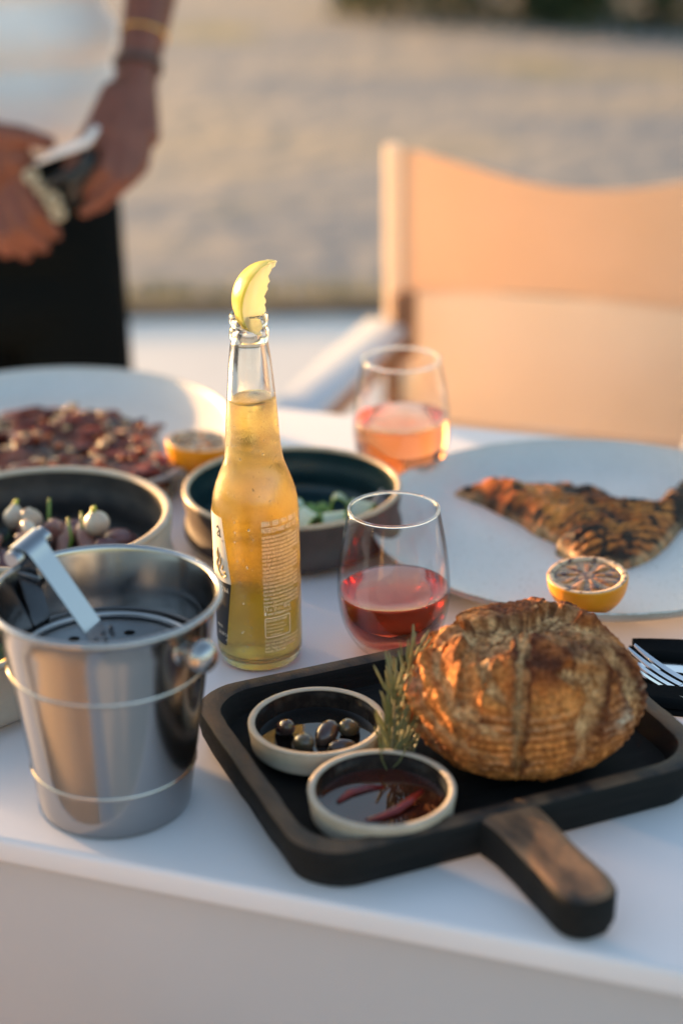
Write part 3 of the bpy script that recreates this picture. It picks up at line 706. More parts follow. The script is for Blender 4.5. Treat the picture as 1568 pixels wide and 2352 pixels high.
# chili strips in the dressing
def chili(pts, rad, label):
    o = obj('chili_piece', mkmesh('chili_piece', *tube(pts, rad, 12, flat=.6)), M['chili'])
    return tag(o, label, 'chili', 'chili pieces in the dressing')
sz = FLOOR + .0098
chili([(SX - .010, SY - .017, sz - .0002), (SX - .002, SY - .0155, sz + .0008), (SX + .008, SY - .010, sz + .0016), (SX + .017, SY - .001, sz + .0028), (SX + .024, SY + .006, sz + .0048)], [.0010, .0024, .0032, .0030, .0014], 'long red chili lying across the dark dressing')
chili([(SX - .026, SY + .002, sz + .0006), (SX - .019, SY + .011, sz + .0010), (SX - .009, SY + .0165, sz + .0008), (SX + .002, SY + .018, sz + .0002)], [.0012, .0026, .0028, .0012], 'small dark red chili strip at the back of the dressing bowl')

# ------------------------------------------------------------------ bread
def bread():
    nth, nph = 520, 260
    th = np.linspace(0, 2 * np.pi, nth, endpoint=False); t = np.linspace(0, 1, nph)
    ph = R(-90) + np.pi * t
    T, PH = np.meshgrid(th, ph)
    cx = np.cos(PH); ex = np.sign(cx) * np.abs(cx) ** .72
    rr = .0728 * ex
    z = np.where(PH < 0, .041 + .041 * np.sign(np.sin(PH)) * np.abs(np.sin(PH)) ** .9, .041 + .0440 * np.sin(PH) ** 1.0)
    X = rr * np.cos(T) * 1.0; Y = rr * np.sin(T) * .94
    P3 = np.stack([X, Y, z], -1)
    nrm = np.stack([np.cos(T) * np.cos(PH), np.sin(T) * np.cos(PH), np.sin(PH)], -1)
    s = sstep(R(-40), R(30), PH)                         # scores open towards the top
    az = (np.degrees(T) + 360) % 360
    gm = np.zeros_like(T); ear = np.zeros_like(T); line = np.zeros_like(T)
    jag = .0024 * vnoise(P3 * 150) + .0014 * vnoise(P3 * 400)
    cuts = [(-99, 1.0, .0036), (-66, .9, .0075), (-28, .9, .0080), (30, .8, .006), (80, .8, .006), (130, .9, .007), (174, 1.0, .0065), (240, .9, .0060)]
    for n_, (a0, amp, w) in enumerate(cuts):
        bend = .35 * np.sin(a0 * 1.7) * np.clip((z - .03) / .05, 0, 1.2) if n_ else 0 * z
        wig = (.05 if n_ == 0 else .12) * vnoise(np.stack([z * 55, np.full_like(z, a0 * .37), z * 0], -1)) + bend
        d = (T - R(a0) - wig + np.pi) % (2 * np.pi) - np.pi
        m = d * np.maximum(rr, .012) + jag
        sl = sstep(R(-50), R(-5), PH) if n_ == 0 else s
        ww = w * (.30 + 1.0 * sl) * (1 + .35 * vnoise(P3 * 50 + n_))
        g = (1 - sstep(.80, 1.15, np.abs(m) / ww)) * np.clip(sl * 1.2, 0, 1) * amp
        gm = np.maximum(gm, g)
        lip = np.exp(-((m - 1.35 * ww) / (.0020 + .25 * ww)) ** 2) * sl * amp * np.clip(.75 + .9 * vnoise(P3 * 110 + 7 * n_), .1, 1.7)
        lip2 = np.exp(-((m + 1.35 * ww) / (.0020 + .25 * ww)) ** 2) * sl * amp * .45
        ear = np.maximum(ear, np.maximum(lip, lip2)); line = np.maximum(line, np.exp(-((np.abs(m) - 1.05 * ww) / .0012) ** 2) * sl)
    calm = 1 - .85 * sstep(R(44), R(62), PH)
    ear = ear * calm; gm_d = gm * calm
    # torn ridges on the side towards the bowls
    left = sstep(150, 172, az) * (1 - sstep(246, 258, az)) * sstep(R(-22), R(-4), PH) * (1 - sstep(R(58), R(70), PH))
    qq = (np.degrees(T) * .0105 * 1.0 + z * 22.0 + .10 * vnoise(P3 * 55)) % .42 / .42        # diagonal torn ears
    rid = (sstep(.0, .55, qq) ** 1.6 * (1 - sstep(.62, .70, qq))) * left * np.clip(.75 + .8 * vnoise(P3 * 48 + 31), .15, 1.25)
    rcr = sstep(.66, .72, qq) * (1 - sstep(.90, .98, qq)) * left
    # burst top: torn plates of crust with crumb between them
    top = sstep(R(40), R(58), PH)
    n2 = vnoise(np.stack([X * 46 + 4.2, Y * 46, z * 0 + 3.1], -1)) + .25 * vnoise(P3 * 150)
    plates = sstep(.00, .07, n2) * top
    gap = (1 - sstep(-.10, .03, n2)) * top
    bann = np.sin(2 * np.pi * (z + .0030 * vnoise(P3 * 28) + .0016 * np.cos(3 * T)) / .0058) * sstep(R(-44), R(-26), PH) * (1 - sstep(R(14), R(40), PH)) * (1 - np.clip(gm * 1.3, 0, 1)) * np.clip(.75 + .7 * vnoise(P3 * 40 + 2), 0, 1)
    blis = np.clip(vnoise(P3 * 230) - .25, 0, 1) * (1 - gm)
    disp = .0040 * ear - .0044 * gm_d + .0058 * rid - .0012 * rcr + .0058 * plates - .0034 * gap + .00065 * bann + .0036 * fbm(P3 * 20, 2) + .0016 * fbm(P3 * 95, 3) + .0013 * blis + .0007 * vnoise(P3 * 480) + .0011 * vnoise(P3 * 330) * (gap + gm + .2)
    Q = P3 + nrm * disp[..., None]
    Q[..., 2] = np.maximum(Q[..., 2], .0003 * (1 - np.clip(rr / .07, 0, 1)))
    # colour of the baked crust
    base = np.array([.36, .105, .026]); dark = np.array([.085, .021, .009]); gold = np.array([.66, .245, .060]); crumb = np.array([.72, .43, .20]); flour = np.array([.56, .44, .31])
    nA = fbm(P3 * 30 + 4, 4)[..., None]; nB = fbm(P3 * 75 + 9, 3)[..., None]; nC = fbm(P3 * 200 + 2, 2)[..., None]
    C = base + (gold - base) * np.clip(.30 + nA * 2.0, 0, 1)
    C = C + (dark - C) * np.clip(-.05 - nA * 2.2 + .6 * nB, 0, .85)
    C = C + (dark - C) * (np.clip(-bann, 0, 1) * .68)[..., None]
    C = C + (flour * .80 - C) * (np.clip(bann, 0, 1) * np.clip(.26 + .9 * nB[..., 0], 0, .65))[..., None]
    C = C + (crumb - C) * np.clip(gm[..., None] * (.60 + .9 * nB + .5 * nC), 0, .9)
    C = C + (crumb - C) * np.clip(gap[..., None] * (.65 + .8 * nC), 0, .9)
    C = C + (dark - C) * np.clip(ear[..., None] * (.60 + 1.2 * nB), 0, .85)
    C = C + (dark - C) * np.clip(line[..., None] * (.75 + .9 * nC), 0, .9)
    C = C + (dark * 1.4 - C) * np.clip(plates[..., None] * (.35 + 1.3 * nB), 0, .8)
    C = C + (gold * 1.1 - C) * np.clip(rid[..., None] * .8, 0, .7)  # ridges lightened to gold: low sunlight put into the crust colour
    C = C + (crumb - C) * np.clip(rcr[..., None] * (.55 + .8 * nC), 0, .8)
    C = C * (1 + .45 * nC)
    C = C + (crumb * .9 - C) * (np.exp(-(((az - 261 - 2 * vnoise(P3 * 60)) / 2.2) ** 2)) * sstep(R(-20), R(10), PH) * .75)[..., None]
    fp = sstep(.34, .50, vnoise(P3 * 34 + 21) + .25 * nC[..., 0]) * (1 - gm) * sstep(R(-30), R(0), PH) * (1 - sstep(R(20), R(40), PH))
    fp2 = np.exp(-(((az - 322) / 7) ** 2 + ((z - .046) / .007) ** 2)) * np.clip(.7 + 1.2 * nC[..., 0], 0, 1)
    C = C + (flour - C) * np.clip(fp * .5 + fp2, 0, .85)[..., None]
    V = Q.reshape(-1, 3); Cc = C.reshape(-1, 3)
    idx = np.arange(nph * nth).reshape(nph, nth); a = idx[:-1]; b = idx[1:]
    F_ = np.stack([a, np.roll(a, -1, 1), np.roll(b, -1, 1), b], -1).reshape(-1, 4)
    me = bpy.data.meshes.new('bread_loaf'); me.from_pydata(V.tolist(), [], F_.tolist()); me.update(); me.shade_smooth()
    set_col(me, Cc)
    o = obj('bread_loaf', me, M['bread'], None, (.1125, .9215, FLOOR + .0006))
    return tag(o, 'round sourdough loaf with cracked brown crust on the black board', 'bread')
bread()

# rosemary between the olive bowl and the bread
def rosemary(pts, seed, label, n=70, ln=.024):
    rs = random.Random(seed); e = empty('rosemary_sprig', pts[0]); o0 = Vector(pts[0]); P = [Vector(q) - o0 for q in pts]
    obj('stem', mkmesh('stem', *tube(P, [.0011] * (len(P) - 1) + [.0005], 7)), M['stem'], e)
    mb = MB()
    for k in range(n):
        t = (k + .5) / n; s = t * (len(P) - 1); i = min(int(s), len(P) - 2); q = P[i].lerp(P[i + 1], s - i); tg = (P[i + 1] - P[i]).normalized()
        side = tg.orthogonal().normalized(); side.rotate(Matrix.Rotation(rs.uniform(0, 6.28), 3, tg))
        L_ = ln * rs.uniform(.65, 1.1) * (1 - .35 * t); d = (tg * rs.uniform(.65, 1.1) + side * rs.uniform(.35, .7)).normalized()
        c = q + d * L_ * .5 + side * .001; e2 = q + d * L_ + tg * L_ * .12
        mb.add(tube([q, q + d * L_ * .22, c, e2 - (e2 - c) * .3, e2], [.0005, .0008, .0009, .0008, .0003], 5, flat=.6))
    tag(obj('needles', mb.mesh('needles'), M['needle'], e), kind='stuff')
    return tag(e, label, 'rosemary', 'rosemary sprigs beside the bread')
fz = FLOOR
rosemary([(.0265, .884, fz + .004), (.0290, .891, fz + .022), (.0310, .899, fz + .042), (.0315, .906, fz + .058)], 1, 'upright rosemary sprig nearest the olive bowl', 52, .030)
rosemary([(.0330, .886, fz + .004), (.0350, .896, fz + .020), (.0375, .908, fz + .040), (.0400, .920, fz + .058), (.0470, .930, fz + .070)], 2, 'rosemary sprig bending over towards the top of the bread', 56, .028)
rosemary([(.0300, .896, fz + .003), (.0310, .912, fz + .016), (.0330, .928, fz + .030), (.0350, .940, fz + .046)], 5, 'rosemary sprig at the back between bowl and bread', 55)

# ------------------------------------------------------------------ plates with food
def plate(x, y, r, label):
    e = empty('plate', (x, y, TZ + .0004))
    o = smooth_prof([(0, .0015), (r * .55, .0012), (r * .60, 0), (r * .64, .0015), (r * .84, .0075), (r * .97, .0205), (r * .998, .0262)], 6)
    rimp = smooth_prof([(r * .998, .0263), (r, .0272), (r - .0012, .0280), (r - .0024, .0276)], 4)
    inn = smooth_prof([(r - .0025, .0275), (r * .955, .0215), (r * .86, .0118), (r * .76, .0075), (r * .5, .0062), (0, .0060)], 8)
    obj('outside', lathe('outside', o, 128), M['plate_out'], e)
    obj('bare_edge', lathe('bare_edge', rimp, 128), M['plate_edge'], e)
    obj('glazed_dish', lathe('glazed_dish', inn, 128), M['plate'], e)
    return tag(e, label, 'plate', 'large pale plates')
PZ = TZ + .0066
plate(.2028, 1.262, .181, 'large pale stoneware plate under the grilled fish')
plate(-.285, 1.492, .184, 'large pale stoneware plate under the octopus slices')

def inside(px, py, poly):
    n = len(poly); c = np.zeros(px.shape, bool); j = n - 1
    for i in range(n):
        xi, yi = poly[i]; xj, yj = poly[j]
        c ^= ((yi > py) != (yj > py)) & (px < (xj - xi) * (py - yi) / (yj - yi + 1e-12) + xi); j = i
    return c
def edge_dist(px, py, poly):
    d = np.full(px.shape, 9.)
    for (x1, y1), (x2, y2) in zip(poly, poly[1:] + poly[:1]):
        dx, dy = x2 - x1, y2 - y1; t = np.clip(((px - x1) * dx + (py - y1) * dy) / (dx * dx + dy * dy), 0, 1)
        d = np.minimum(d, np.hypot(px - x1 - t * dx, py - y1 - t * dy))
    return d
def slab(name, poly, res, hfun, cfun, m, z0):
    xs = np.arange(min(q[0] for q in poly) - res * 2, max(q[0] for q in poly) + res * 2, res); ys = np.arange(min(q[1] for q in poly) - res * 2, max(q[1] for q in poly) + res * 2, res)
    X, Y = np.meshgrid(xs, ys); ins = inside(X, Y, poly); d = np.where(ins, 1, -1) * edge_dist(X, Y, poly)
    H = hfun(X, Y, d); H = np.where(d < 0, -.004 - .0 * d, H); C = cfun(X, Y, d, H)
    keep = d > -res * 1.5
    idx = -np.ones(X.shape, int); idx[keep] = np.arange(keep.sum())
    q = np.stack([idx[:-1, :-1], idx[:-1, 1:], idx[1:, 1:], idx[1:, :-1]], -1).reshape(-1, 4); q = q[(q >= 0).all(1)]
    V = np.stack([X[keep], Y[keep], H[keep] + z0], -1)
    o = V.mean(0) * np.array([1, 1, 0]) + np.array([0, 0, z0])
    me = bpy.data.meshes.new(name); me.from_pydata((V - o).tolist(), [], q.tolist()); me.update(); me.shade_smooth(); set_col(me, C[keep])
    return obj(name, me, m, None, tuple(o))
# grilled fish fillet
fpoly = [(.0985, 1.337), (.112, 1.350), (.131, 1.3505), (.150, 1.345), (.172, 1.345), (.194, 1.3435), (.212, 1.333), (.229, 1.3222), (.246, 1.306), (.262, 1.295), (.276, 1.315), (.296, 1.345), (.315, 1.352), (.316, 1.32), (.301, 1.285), (.279, 1.252), (.265, 1.225), (.250, 1.203), (.236, 1.190), (.2246, 1.182), (.206, 1.184), (.188, 1.186), (.180, 1.200), (.173, 1.214), (.176, 1.232), (.160, 1.252), (.150, 1.273), (.1385, 1.290), (.120, 1.318), (.1045, 1.332)]
def fh(X, Y, d):
    p = np.stack([X, Y, X * 0], -1)
    u = (X - .2) * .94 + (Y - 1.25) * .34; w = -(X - .2) * .34 + (Y - 1.25) * .94
    ridge = np.sin(2 * np.pi * (w + .002 * vnoise(p * 60)) / .0082)
    rz = sstep(.178, .200, X) * (1 - sstep(1.285, 1.305, Y))
    return .019 * np.sqrt(np.clip(d / .022, 0, 1)) * (1 + .25 * fbm(p * 30, 3)) + .0017 * ridge * rz * np.clip(d / .006, 0, 1) + .0075 * np.clip(fbm(p * 60 + 3, 3), -.35, 1) * (1 - .7 * rz) + .0012 * vnoise(p * 320)
def fc(X, Y, d, H):
    p = np.stack([X, Y, X * 0], -1); w = -(X - .2) * .34 + (Y - 1.25) * .94
    ridge = np.sin(2 * np.pi * (w + .002 * vnoise(p * 60)) / .0082); rz = sstep(.178, .200, X) * (1 - sstep(1.285, 1.305, Y))
    brown = np.array([.30, .085, .022]); gold = np.array([.60, .235, .050]); blk = np.array([.020, .014, .010]); pale = np.array([.50, .36, .20])
    n = fbm(p * 45 + 1, 4)[..., None]; n3 = fbm(p * 110 + 6, 3)[..., None]
    C = brown + (gold - brown) * np.clip(.35 + n * 1.3, 0, 1)
    C = C + (blk - C) * (sstep(.25, -.25, ridge) * rz * np.clip(.9 + .5 * n3[..., 0], .4, .97))[..., None]
    C = C + (blk - C) * np.clip(sstep(.02, .26, n3[..., 0] - .4 * n[..., 0])[..., None] * 1.0, 0, .95)
    C = C + (blk - C) * (np.exp(-((d - .0045) / .0035) ** 2) * np.clip(.30 + 1.2 * n3[..., 0], 0, 1))[..., None]
    C = C + (pale - C) * (sstep(.005, .001, d) * np.clip(.55 + n[..., 0], 0, .9))[..., None]
    C = C + (blk - C) * (sstep(.268, .288, X) * .88)[..., None]
    return C
fpoly0 = fpoly; fish = slab('fish_fillet', fpoly, .0011, fh, fc, M['fish'], PZ - .0002)
fish.location.y += .020; fish.location.z += .0006
tag(fish, 'grilled butterflied fish fillet with charred skin on the pale plate', 'fish')
# lemon halves
def lemon(x, y, z, r, rot, label):
    e = empty('lemon_half', (x, y, z)); h_ = r * .97
    pp = [(0, 0), (r * .34, .0004), (r * .56, h_ * .10), (r * .78, h_ * .30), (r * .93, h_ * .56), (r * .99, h_ * .82), (r, h_ * .97)]
    obj('peel', lathe('peel', smooth_prof(pp, 6) + [(r * .985, h_ * 1.004), (r * .96, h_ * 1.006)], 72), M['peel'], e)
    obj('pith_ring', lathe('pith_ring', [(r * .985, h_ * 1.002), (r * .95, h_ * 1.014), (r * .88, h_ * 1.012), (r * .83, h_ * .99), (r * .82, h_ * .94)], 72), M['pith'], e)
    obj('membrane', lathe('membrane', [(r * .84, h_ * .955), (r * .5, h_ * .962), (r * .08, h_ * .975), (0, h_ * .98)], 60), M['membrane'], e)
    rs = random.Random(int(x * 1000))
    for k in range(9):
        a0, a1 = 2 * math.pi * (k + .07) / 9, 2 * math.pi * (k + .93) / 9; n1, n2 = 9, 7; v, f = [], []; hh = h_ * rs.uniform(.97, 1.0)
        for i in range(n1):
            t = i / (n1 - 1)
            for j in range(n2):
                s = j / (n2 - 1); a = a0 + (a1 - a0) * (.5 + (s - .5) * (1 - .25 * abs(2 * t - 1) ** 3))
                rad = r * (.10 + .72 * t); ed = min(1, 5 * min(t, 1 - t), 4 * min(s, 1 - s))
                v.append((rad * math.cos(a), rad * math.sin(a), hh + r * (.045 * ed - .04) + rs.uniform(-.0003, .0003)))
        for i in range(n1 - 1):
            for j in range(n2 - 1): q = i * n2 + j; f.append((q, q + n2, q + n2 + 1, q + 1))
        obj('segment', mkmesh('segment', v, f), M['pulp'], e)
    e.rotation_euler = rot
    return tag(e, label, 'lemon', 'seared lemon halves')
lemon(.1815, 1.119, PZ + .0072, .0298, (R(2), R(-3), R(20)), 'charred lemon half, cut side up, on the fish plate')
lemon(-.128, 1.402, PZ + .0100, .0300, (R(3), R(4), R(60)), 'charred lemon half, cut side up, on the octopus plate')

# octopus slices with nuts on the far plate
cpoly = [(-.372, 1.520), (-.352, 1.548), (-.31, 1.560), (-.262, 1.566), (-.225, 1.556), (-.196, 1.530), (-.172, 1.505), (-.166, 1.470), (-.152, 1.425), (-.148, 1.385), (-.162, 1.352), (-.20, 1.348), (-.25, 1.362), (-.30, 1.382), (-.345, 1.405), (-.378, 1.45)]
def ch(X, Y, d):
    p = np.stack([X, Y, X * 0], -1)
    return .020 * np.sqrt(np.clip(d / .020, 0, 1)) * (1 + .35 * fbm(p * 28, 2)) + .0075 * fbm(p * 65, 3)
def cc(X, Y, d, H):
    p = np.stack([X, Y, X * 0], -1); n = fbm(p * 60, 3)[..., None]; m = fbm(p * 40 + 8, 3)[..., None]
    C = np.array([.045, .014, .010]) + (np.array([.24, .055, .018]) - np.array([.045, .014, .010])) * np.clip(.35 + 1.6 * n, 0, 1)
    return C + (np.array([.028, .018, .022]) - C) * np.clip(m * 2.2, 0, .85)
tag(slab('octopus_slices', cpoly, .0022, ch, cc, M['stew'], PZ), 'heap of dark red octopus slices on the far pale plate', 'food')
cx_ = np.array(cpoly)
def scatter(n, seed, mats, size, shape):
    rs = random.Random(seed); mb = MB(); k = 0
    while k < n:
        x, y = rs.uniform(-.375, -.15), rs.uniform(1.35, 1.565)
        if not inside(np.array([x]), np.array([y]), cpoly)[0] or edge_dist(np.array([x]), np.array([y]), cpoly)[0] < .006: continue
        z = float(ch(np.array([x]), np.array([y]), edge_dist(np.array([x]), np.array([y]), cpoly))[0]) + PZ; s = rs.uniform(*size); a = rs.uniform(0, 6.28)
        if shape == 'nut':
            mt = Matrix.Translation((x, y, z + s * .3)) @ Matrix.Rotation(a, 4, 'Z') @ Matrix.Rotation(rs.uniform(-.5, .5), 4, 'X')
            bm = bmesh.new(); bmesh.ops.create_icosphere(bm, subdivisions=2, radius=s)
            vv = [mt @ Vector((q.co.x * 1.25, q.co.y * .95, q.co.z * .7 if q.co.z > 0 else q.co.z * .4)) for q in bm.verts]; ff = [tuple(w.index for w in q.verts) for q in bm.faces]; bm.free(); mb.add((vv, ff))
        else:
            L_ = s * rs.uniform(4, 8); c = rs.uniform(-.5, .5); a = rs.gauss(-.25, .5)
            mb.add(tube([(x + math.cos(a + c * t) * L_ * t, y + math.sin(a + c * t) * L_ * t, z + .0015 + .003 * math.sin(t * 3.1)) for t in np.linspace(-.5, .5, 6)], [s * .5, s, s, s, s, s * .5], 8, flat=.5))
        k += 1
    return mb
e = empty('octopus_topping', (-.26, 1.455, PZ))
for nm, mb, m in (('nuts', scatter(60, 2, None, (.0030, .0050), 'nut'), M['nut']), ('orange_bits', scatter(62, 3, None, (.0030, .0046), 'nut'), M['carrot']), ('red_slices', scatter(60, 4, None, (.0042, .0072), 'strip'), M['redstrip'])):
    mb.v = [Vector(q) - Vector((-.26, 1.455, PZ)) for q in mb.v]
    tag(obj(nm, mb.mesh(nm), m, e), kind='stuff')
tag(e, 'glossy topping of toasted nuts, orange bits and red strips over the octopus', 'topping')

# ------------------------------------------------------------------ larger bowls with salad
bowl('salad_bowl', -.0406, 1.2904, TZ + .0004, .0908, .048, .0050, M['brown_clay'], M['teal_glaze'], M['tan_rim'], 'dark brown bowl with teal inside and tan rim behind the bottle', taper=.90, foot=.80, group='salad bowls')
bowl('salad_bowl', -.2363, 1.207, TZ + .0004, .1035, .060, .0068, M['clay_grey'], M['charcoal_glaze'], M['clay'], 'big pale clay bowl with charcoal inside behind the ice bucket', taper=.90, foot=.80, group='salad bowls')
bowl('salad_bowl', -.2720, 1.035, TZ + .0004, .080, .052, .0060, M['clay_grey'], M['charcoal_glaze'], M['clay'], 'brownish clay bowl cut by the picture edge, lowest bowl behind the bucket', taper=.92, foot=.84, group='salad bowls')
# cucumber curls
def cucumber(x, y, z, a, r, tilt, label):
    e = empty('cucumber_slice', (x, y, z)); n = 22; v, f = [], []
    for i in range(n + 1):
        t = R(-120 + 240 * i / n)
        for w_, th in ((-.009, 0), (.009, 0), (.009, .0016), (-.009, .0016)):
            v.append(((r + th) * math.cos(t), w_, (r + th) * math.sin(t) * .55))
    for i in range(n):
        for k in range(4): f.append((i * 4 + k, i * 4 + (k + 1) % 4, (i + 1) * 4 + (k + 1) % 4, (i + 1) * 4 + k))
    f += [(3, 2, 1, 0), tuple(range(n * 4, n * 4 + 4))]
    obj('flesh', mkmesh('flesh', v, f, True, 40), M['cucumber'], e)
    for s in (-1, 1):
        obj('skin_edge', mkmesh('skin_edge', *tube([((r + .0008) * math.cos(R(q)), s * .0096, (r + .0008) * math.sin(R(q)) * .55) for q in range(-120, 121, 12)], .0011, 6)), M['cucumber_skin'], e)
    e.rotation_euler = (tilt, R(-70), a)
    return tag(e, label, 'cucumber', 'cucumber slices in the dark bowl')
cucumber(-.030, 1.268, TZ + .018, R(20), .014, R(20), 'pale cucumber ribbon just right of the bottle in the dark bowl')
cucumber(-.004, 1.262, TZ + .017, R(110), .015, R(-30), 'curled cucumber ribbon with green edges at the front of the dark bowl')
cucumber(.016, 1.280, TZ + .018, R(60), .016, R(10), 'wide cucumber ribbon at the right end of the heap in the dark bowl')
cucumber(.000, 1.295, TZ + .021, R(150), .013, R(30), 'cucumber ribbon on top of the heap in the dark bowl')
cucumber(-.045, 1.290, TZ + .018, R(-30), .015, R(-15), 'cucumber ribbon hidden behind the bottle in the dark bowl')
def greens(name, x, y, z, n, rad, seed, label, m=None):
    rs = random.Random(seed); mb = MB()
    for k in range(n):
        a = rs.uniform(0, 6.28); q = rad * math.sqrt(rs.random()); px, py = q * math.cos(a), q * math.sin(a); L_ = rs.uniform(.010, .022); b = rs.uniform(0, 6.28)
        pts = [Vector((px + math.cos(b) * L_ * t, py + math.sin(b) * L_ * t, .004 + .009 * math.sin(t * 2.8) * rs.uniform(.4, 1))) for t in np.linspace(0, 1, 5)]
        wd_ = Vector((-math.sin(b), math.cos(b), rs.uniform(-.5, .5))); v = []
        for i, p_ in enumerate(pts):
            w_ = L_ * .26 * math.sin(math.pi * (i + .3) / 4.6); v += [p_ - wd_ * w_, p_ + Vector((0, 0, .0008)), p_ + wd_ * w_]
        f = []
        for i in range(4):
            for j in range(2): f.append((i * 3 + j, i * 3 + j + 1, i * 3 + j + 4, i * 3 + j + 3))
        mb.add((v, f))
    o = obj(name, mb.mesh(name, True, None), m or M['leaf'], None, (x, y, z))
    return tag(o, label, 'salad', kind='stuff')
greens('herb_leaves', -.012, 1.278, TZ + .012, 26, .032, 3, 'green herb leaves among the cucumber in the dark bowl', M['cucumber_skin'])
greens('salad_leaves', -.238, 1.215, TZ + .012, 60, .062, 4, 'dark salad leaves in the big pale clay bowl')
greens('salad_leaves', -.262, 1.035, TZ + .030, 40, .055, 6, 'dark salad leaves in the lowest bowl behind the bucket')
def petal(x, y, z, a, L_, rise, m, label, wid=.011):
    pts = [(math.cos(a) * L_ * t, math.sin(a) * L_ * t, rise * math.sin(t * 3.0) + .002) for t in np.linspace(0, 1, 9)]
    o = obj('tentacle_slice', mkmesh('tentacle_slice', *tube(pts, [wid * .45, wid * .8, wid, wid, wid, wid * .95, wid * .85, wid * .6, wid * .25], 12, flat=.55)), m, None, (x, y, z))
    return tag(o, label, 'octopus', 'octopus pieces in the clay bowl')
bz = TZ + .016
petal(-.268, 1.262, bz, R(-60), .052, .018, M['octo'], 'pink octopus piece at the back edge of the salad, at the picture border', .009)
petal(-.262, 1.212, bz, R(20), .045, .020, M['octo'], 'pinkish octopus chunk under the pale onions', .011)
petal(-.222, 1.200, bz, R(75), .046, .022, M['octo'], 'thin pink octopus strip in the middle of the clay bowl', .007)
petal(-.200, 1.200, bz, R(100), .046, .024, M['octo'], 'pink octopus strip leaning beside the round onion', .007)
petal(-.196, 1.215, bz, R(10), .038, .016, M['purple'], 'purple octopus piece under the round onion near the inner wall', .012)
petal(-.250, 1.178, bz, R(150), .040, .014, M['purple'], 'purple octopus piece behind the tongs', .012)
petal(-.285, 1.215, bz, R(100), .040, .018, M['octo'], 'octopus piece cut by the picture border', .010)
def onion(x, y, z, r, rot, label, sprout=True):
    r *= .84; e = empty('pearl_onion', (x, y, z)); e.rotation_euler = rot
    pr = smooth_prof([(0, -r * .95), (r * .55, -r * .8), (r * .98, -r * .1), (r * .86, r * .5), (r * .45, r * .95), (r * .2, r * 1.25), (0, r * 1.3)], 5)
    obj('bulb', lathe('bulb', pr, 36), M['onion'], e)
    if sprout: obj('sprout', mkmesh('sprout', *tube([(0, 0, r * 1.15), (r * .1, 0, r * 1.45), (r * .25, 0, r * 1.65)], [r * .2, r * .22, r * .1], 8)), M['sprout'], e)
    return tag(e, label, 'onion', 'pearl onions in the clay bowl')
onion(-.1925, 1.213, TZ + .048, .0125, (R(15), R(-8), 0), 'round pearl onion with yellow tip beside the inner wall of the clay bowl')
onion(-.262, 1.237, TZ + .044, .0110, (R(-10), R(5), 0), 'pearl onion with green sprout near the picture border')
onion(-.268, 1.150, TZ + .047, .0125, (R(10), R(10), 0), 'pearl onion at the front rim of the clay bowl, at the picture border')
def chunk(x, y, z, r, m, seed, label):
    bm = bmesh.new(); bmesh.ops.create_icosphere(bm, subdivisions=3, radius=1)
    V = np.array([q.co[:] for q in bm.verts]); n_ = 1 + .45 * fbm(V * 1.6 + seed, 3); sx = np.array([1.25, .85, .6])
    for q, k_, w in zip(bm.verts, n_, V): q.co = Vector(w * k_ * sx * r)
    o = obj('octopus_chunk', bm_mesh('octopus_chunk', bm, True, None), m, None, (x, y, z), (seed * .7, seed * 1.3, seed * 2.1))
    return tag(o, label, 'octopus', 'octopus pieces in the clay bowl')
chunk(-.228, 1.222, bz + .020, .012, M['octo'], 1, 'rough pink octopus chunk in the middle of the clay bowl')
chunk(-.210, 1.232, bz + .014, .013, M['purple'], 2, 'dark purple octopus chunk behind the round onion')
chunk(-.240, 1.190, bz + .022, .012, M['octo'], 3, 'octopus chunk just right of the tongs bend')
chunk(-.182, 1.196, bz + .012, .012, M['purple'], 4, 'purple octopus chunk closest to the bottle side of the clay bowl')
chunk(-.247, 1.228, bz + .028, .010, M['onion'], 6, 'pale onion petal next to the sprouting onion')
chunk(-.244, 1.204, bz + .030, .009, M['onion'], 7, 'pale onion petal right above the bend of the tongs')
chunk(-.275, 1.190, bz + .022, .013, M['octo'], 5, 'octopus chunk at the picture border below the sprouting onion')
for k, (x, y, a) in enumerate(((-.218, 1.205, .2), (-.207, 1.210, 1.1), (-.232, 1.240, 2.3))):
    g = obj('chive_stalk', mkmesh('chive_stalk', *tube([(0, 0, 0), (.006 * math.cos(a), .006 * math.sin(a), .018), (.004 * math.cos(a), .010 * math.sin(a), .036)], [.0016, .0015, .0010], 8)), M['cucumber_skin'], None, (x, y, bz + .004))
    tag(g, ('green chive stalk standing among the octopus strips', 'green chive stalk leaning next to the round onion', 'green chive stalk at the back of the clay bowl salad')[k], 'chive', 'chive stalks in the clay bowl')
o = obj('flower_petal', mkmesh('flower_petal', *tube([(0, 0, 0), (.008, -.004, .006), (.018, -.006, .007), (.026, -.004, .002)], [.003, .008, .009, .003], 10, flat=.35)), M['yellow_food'], None, (-.232, .985, TZ + .043))
tag(o, 'yellow petal in the lowest bowl beside the bucket wall', 'petal')

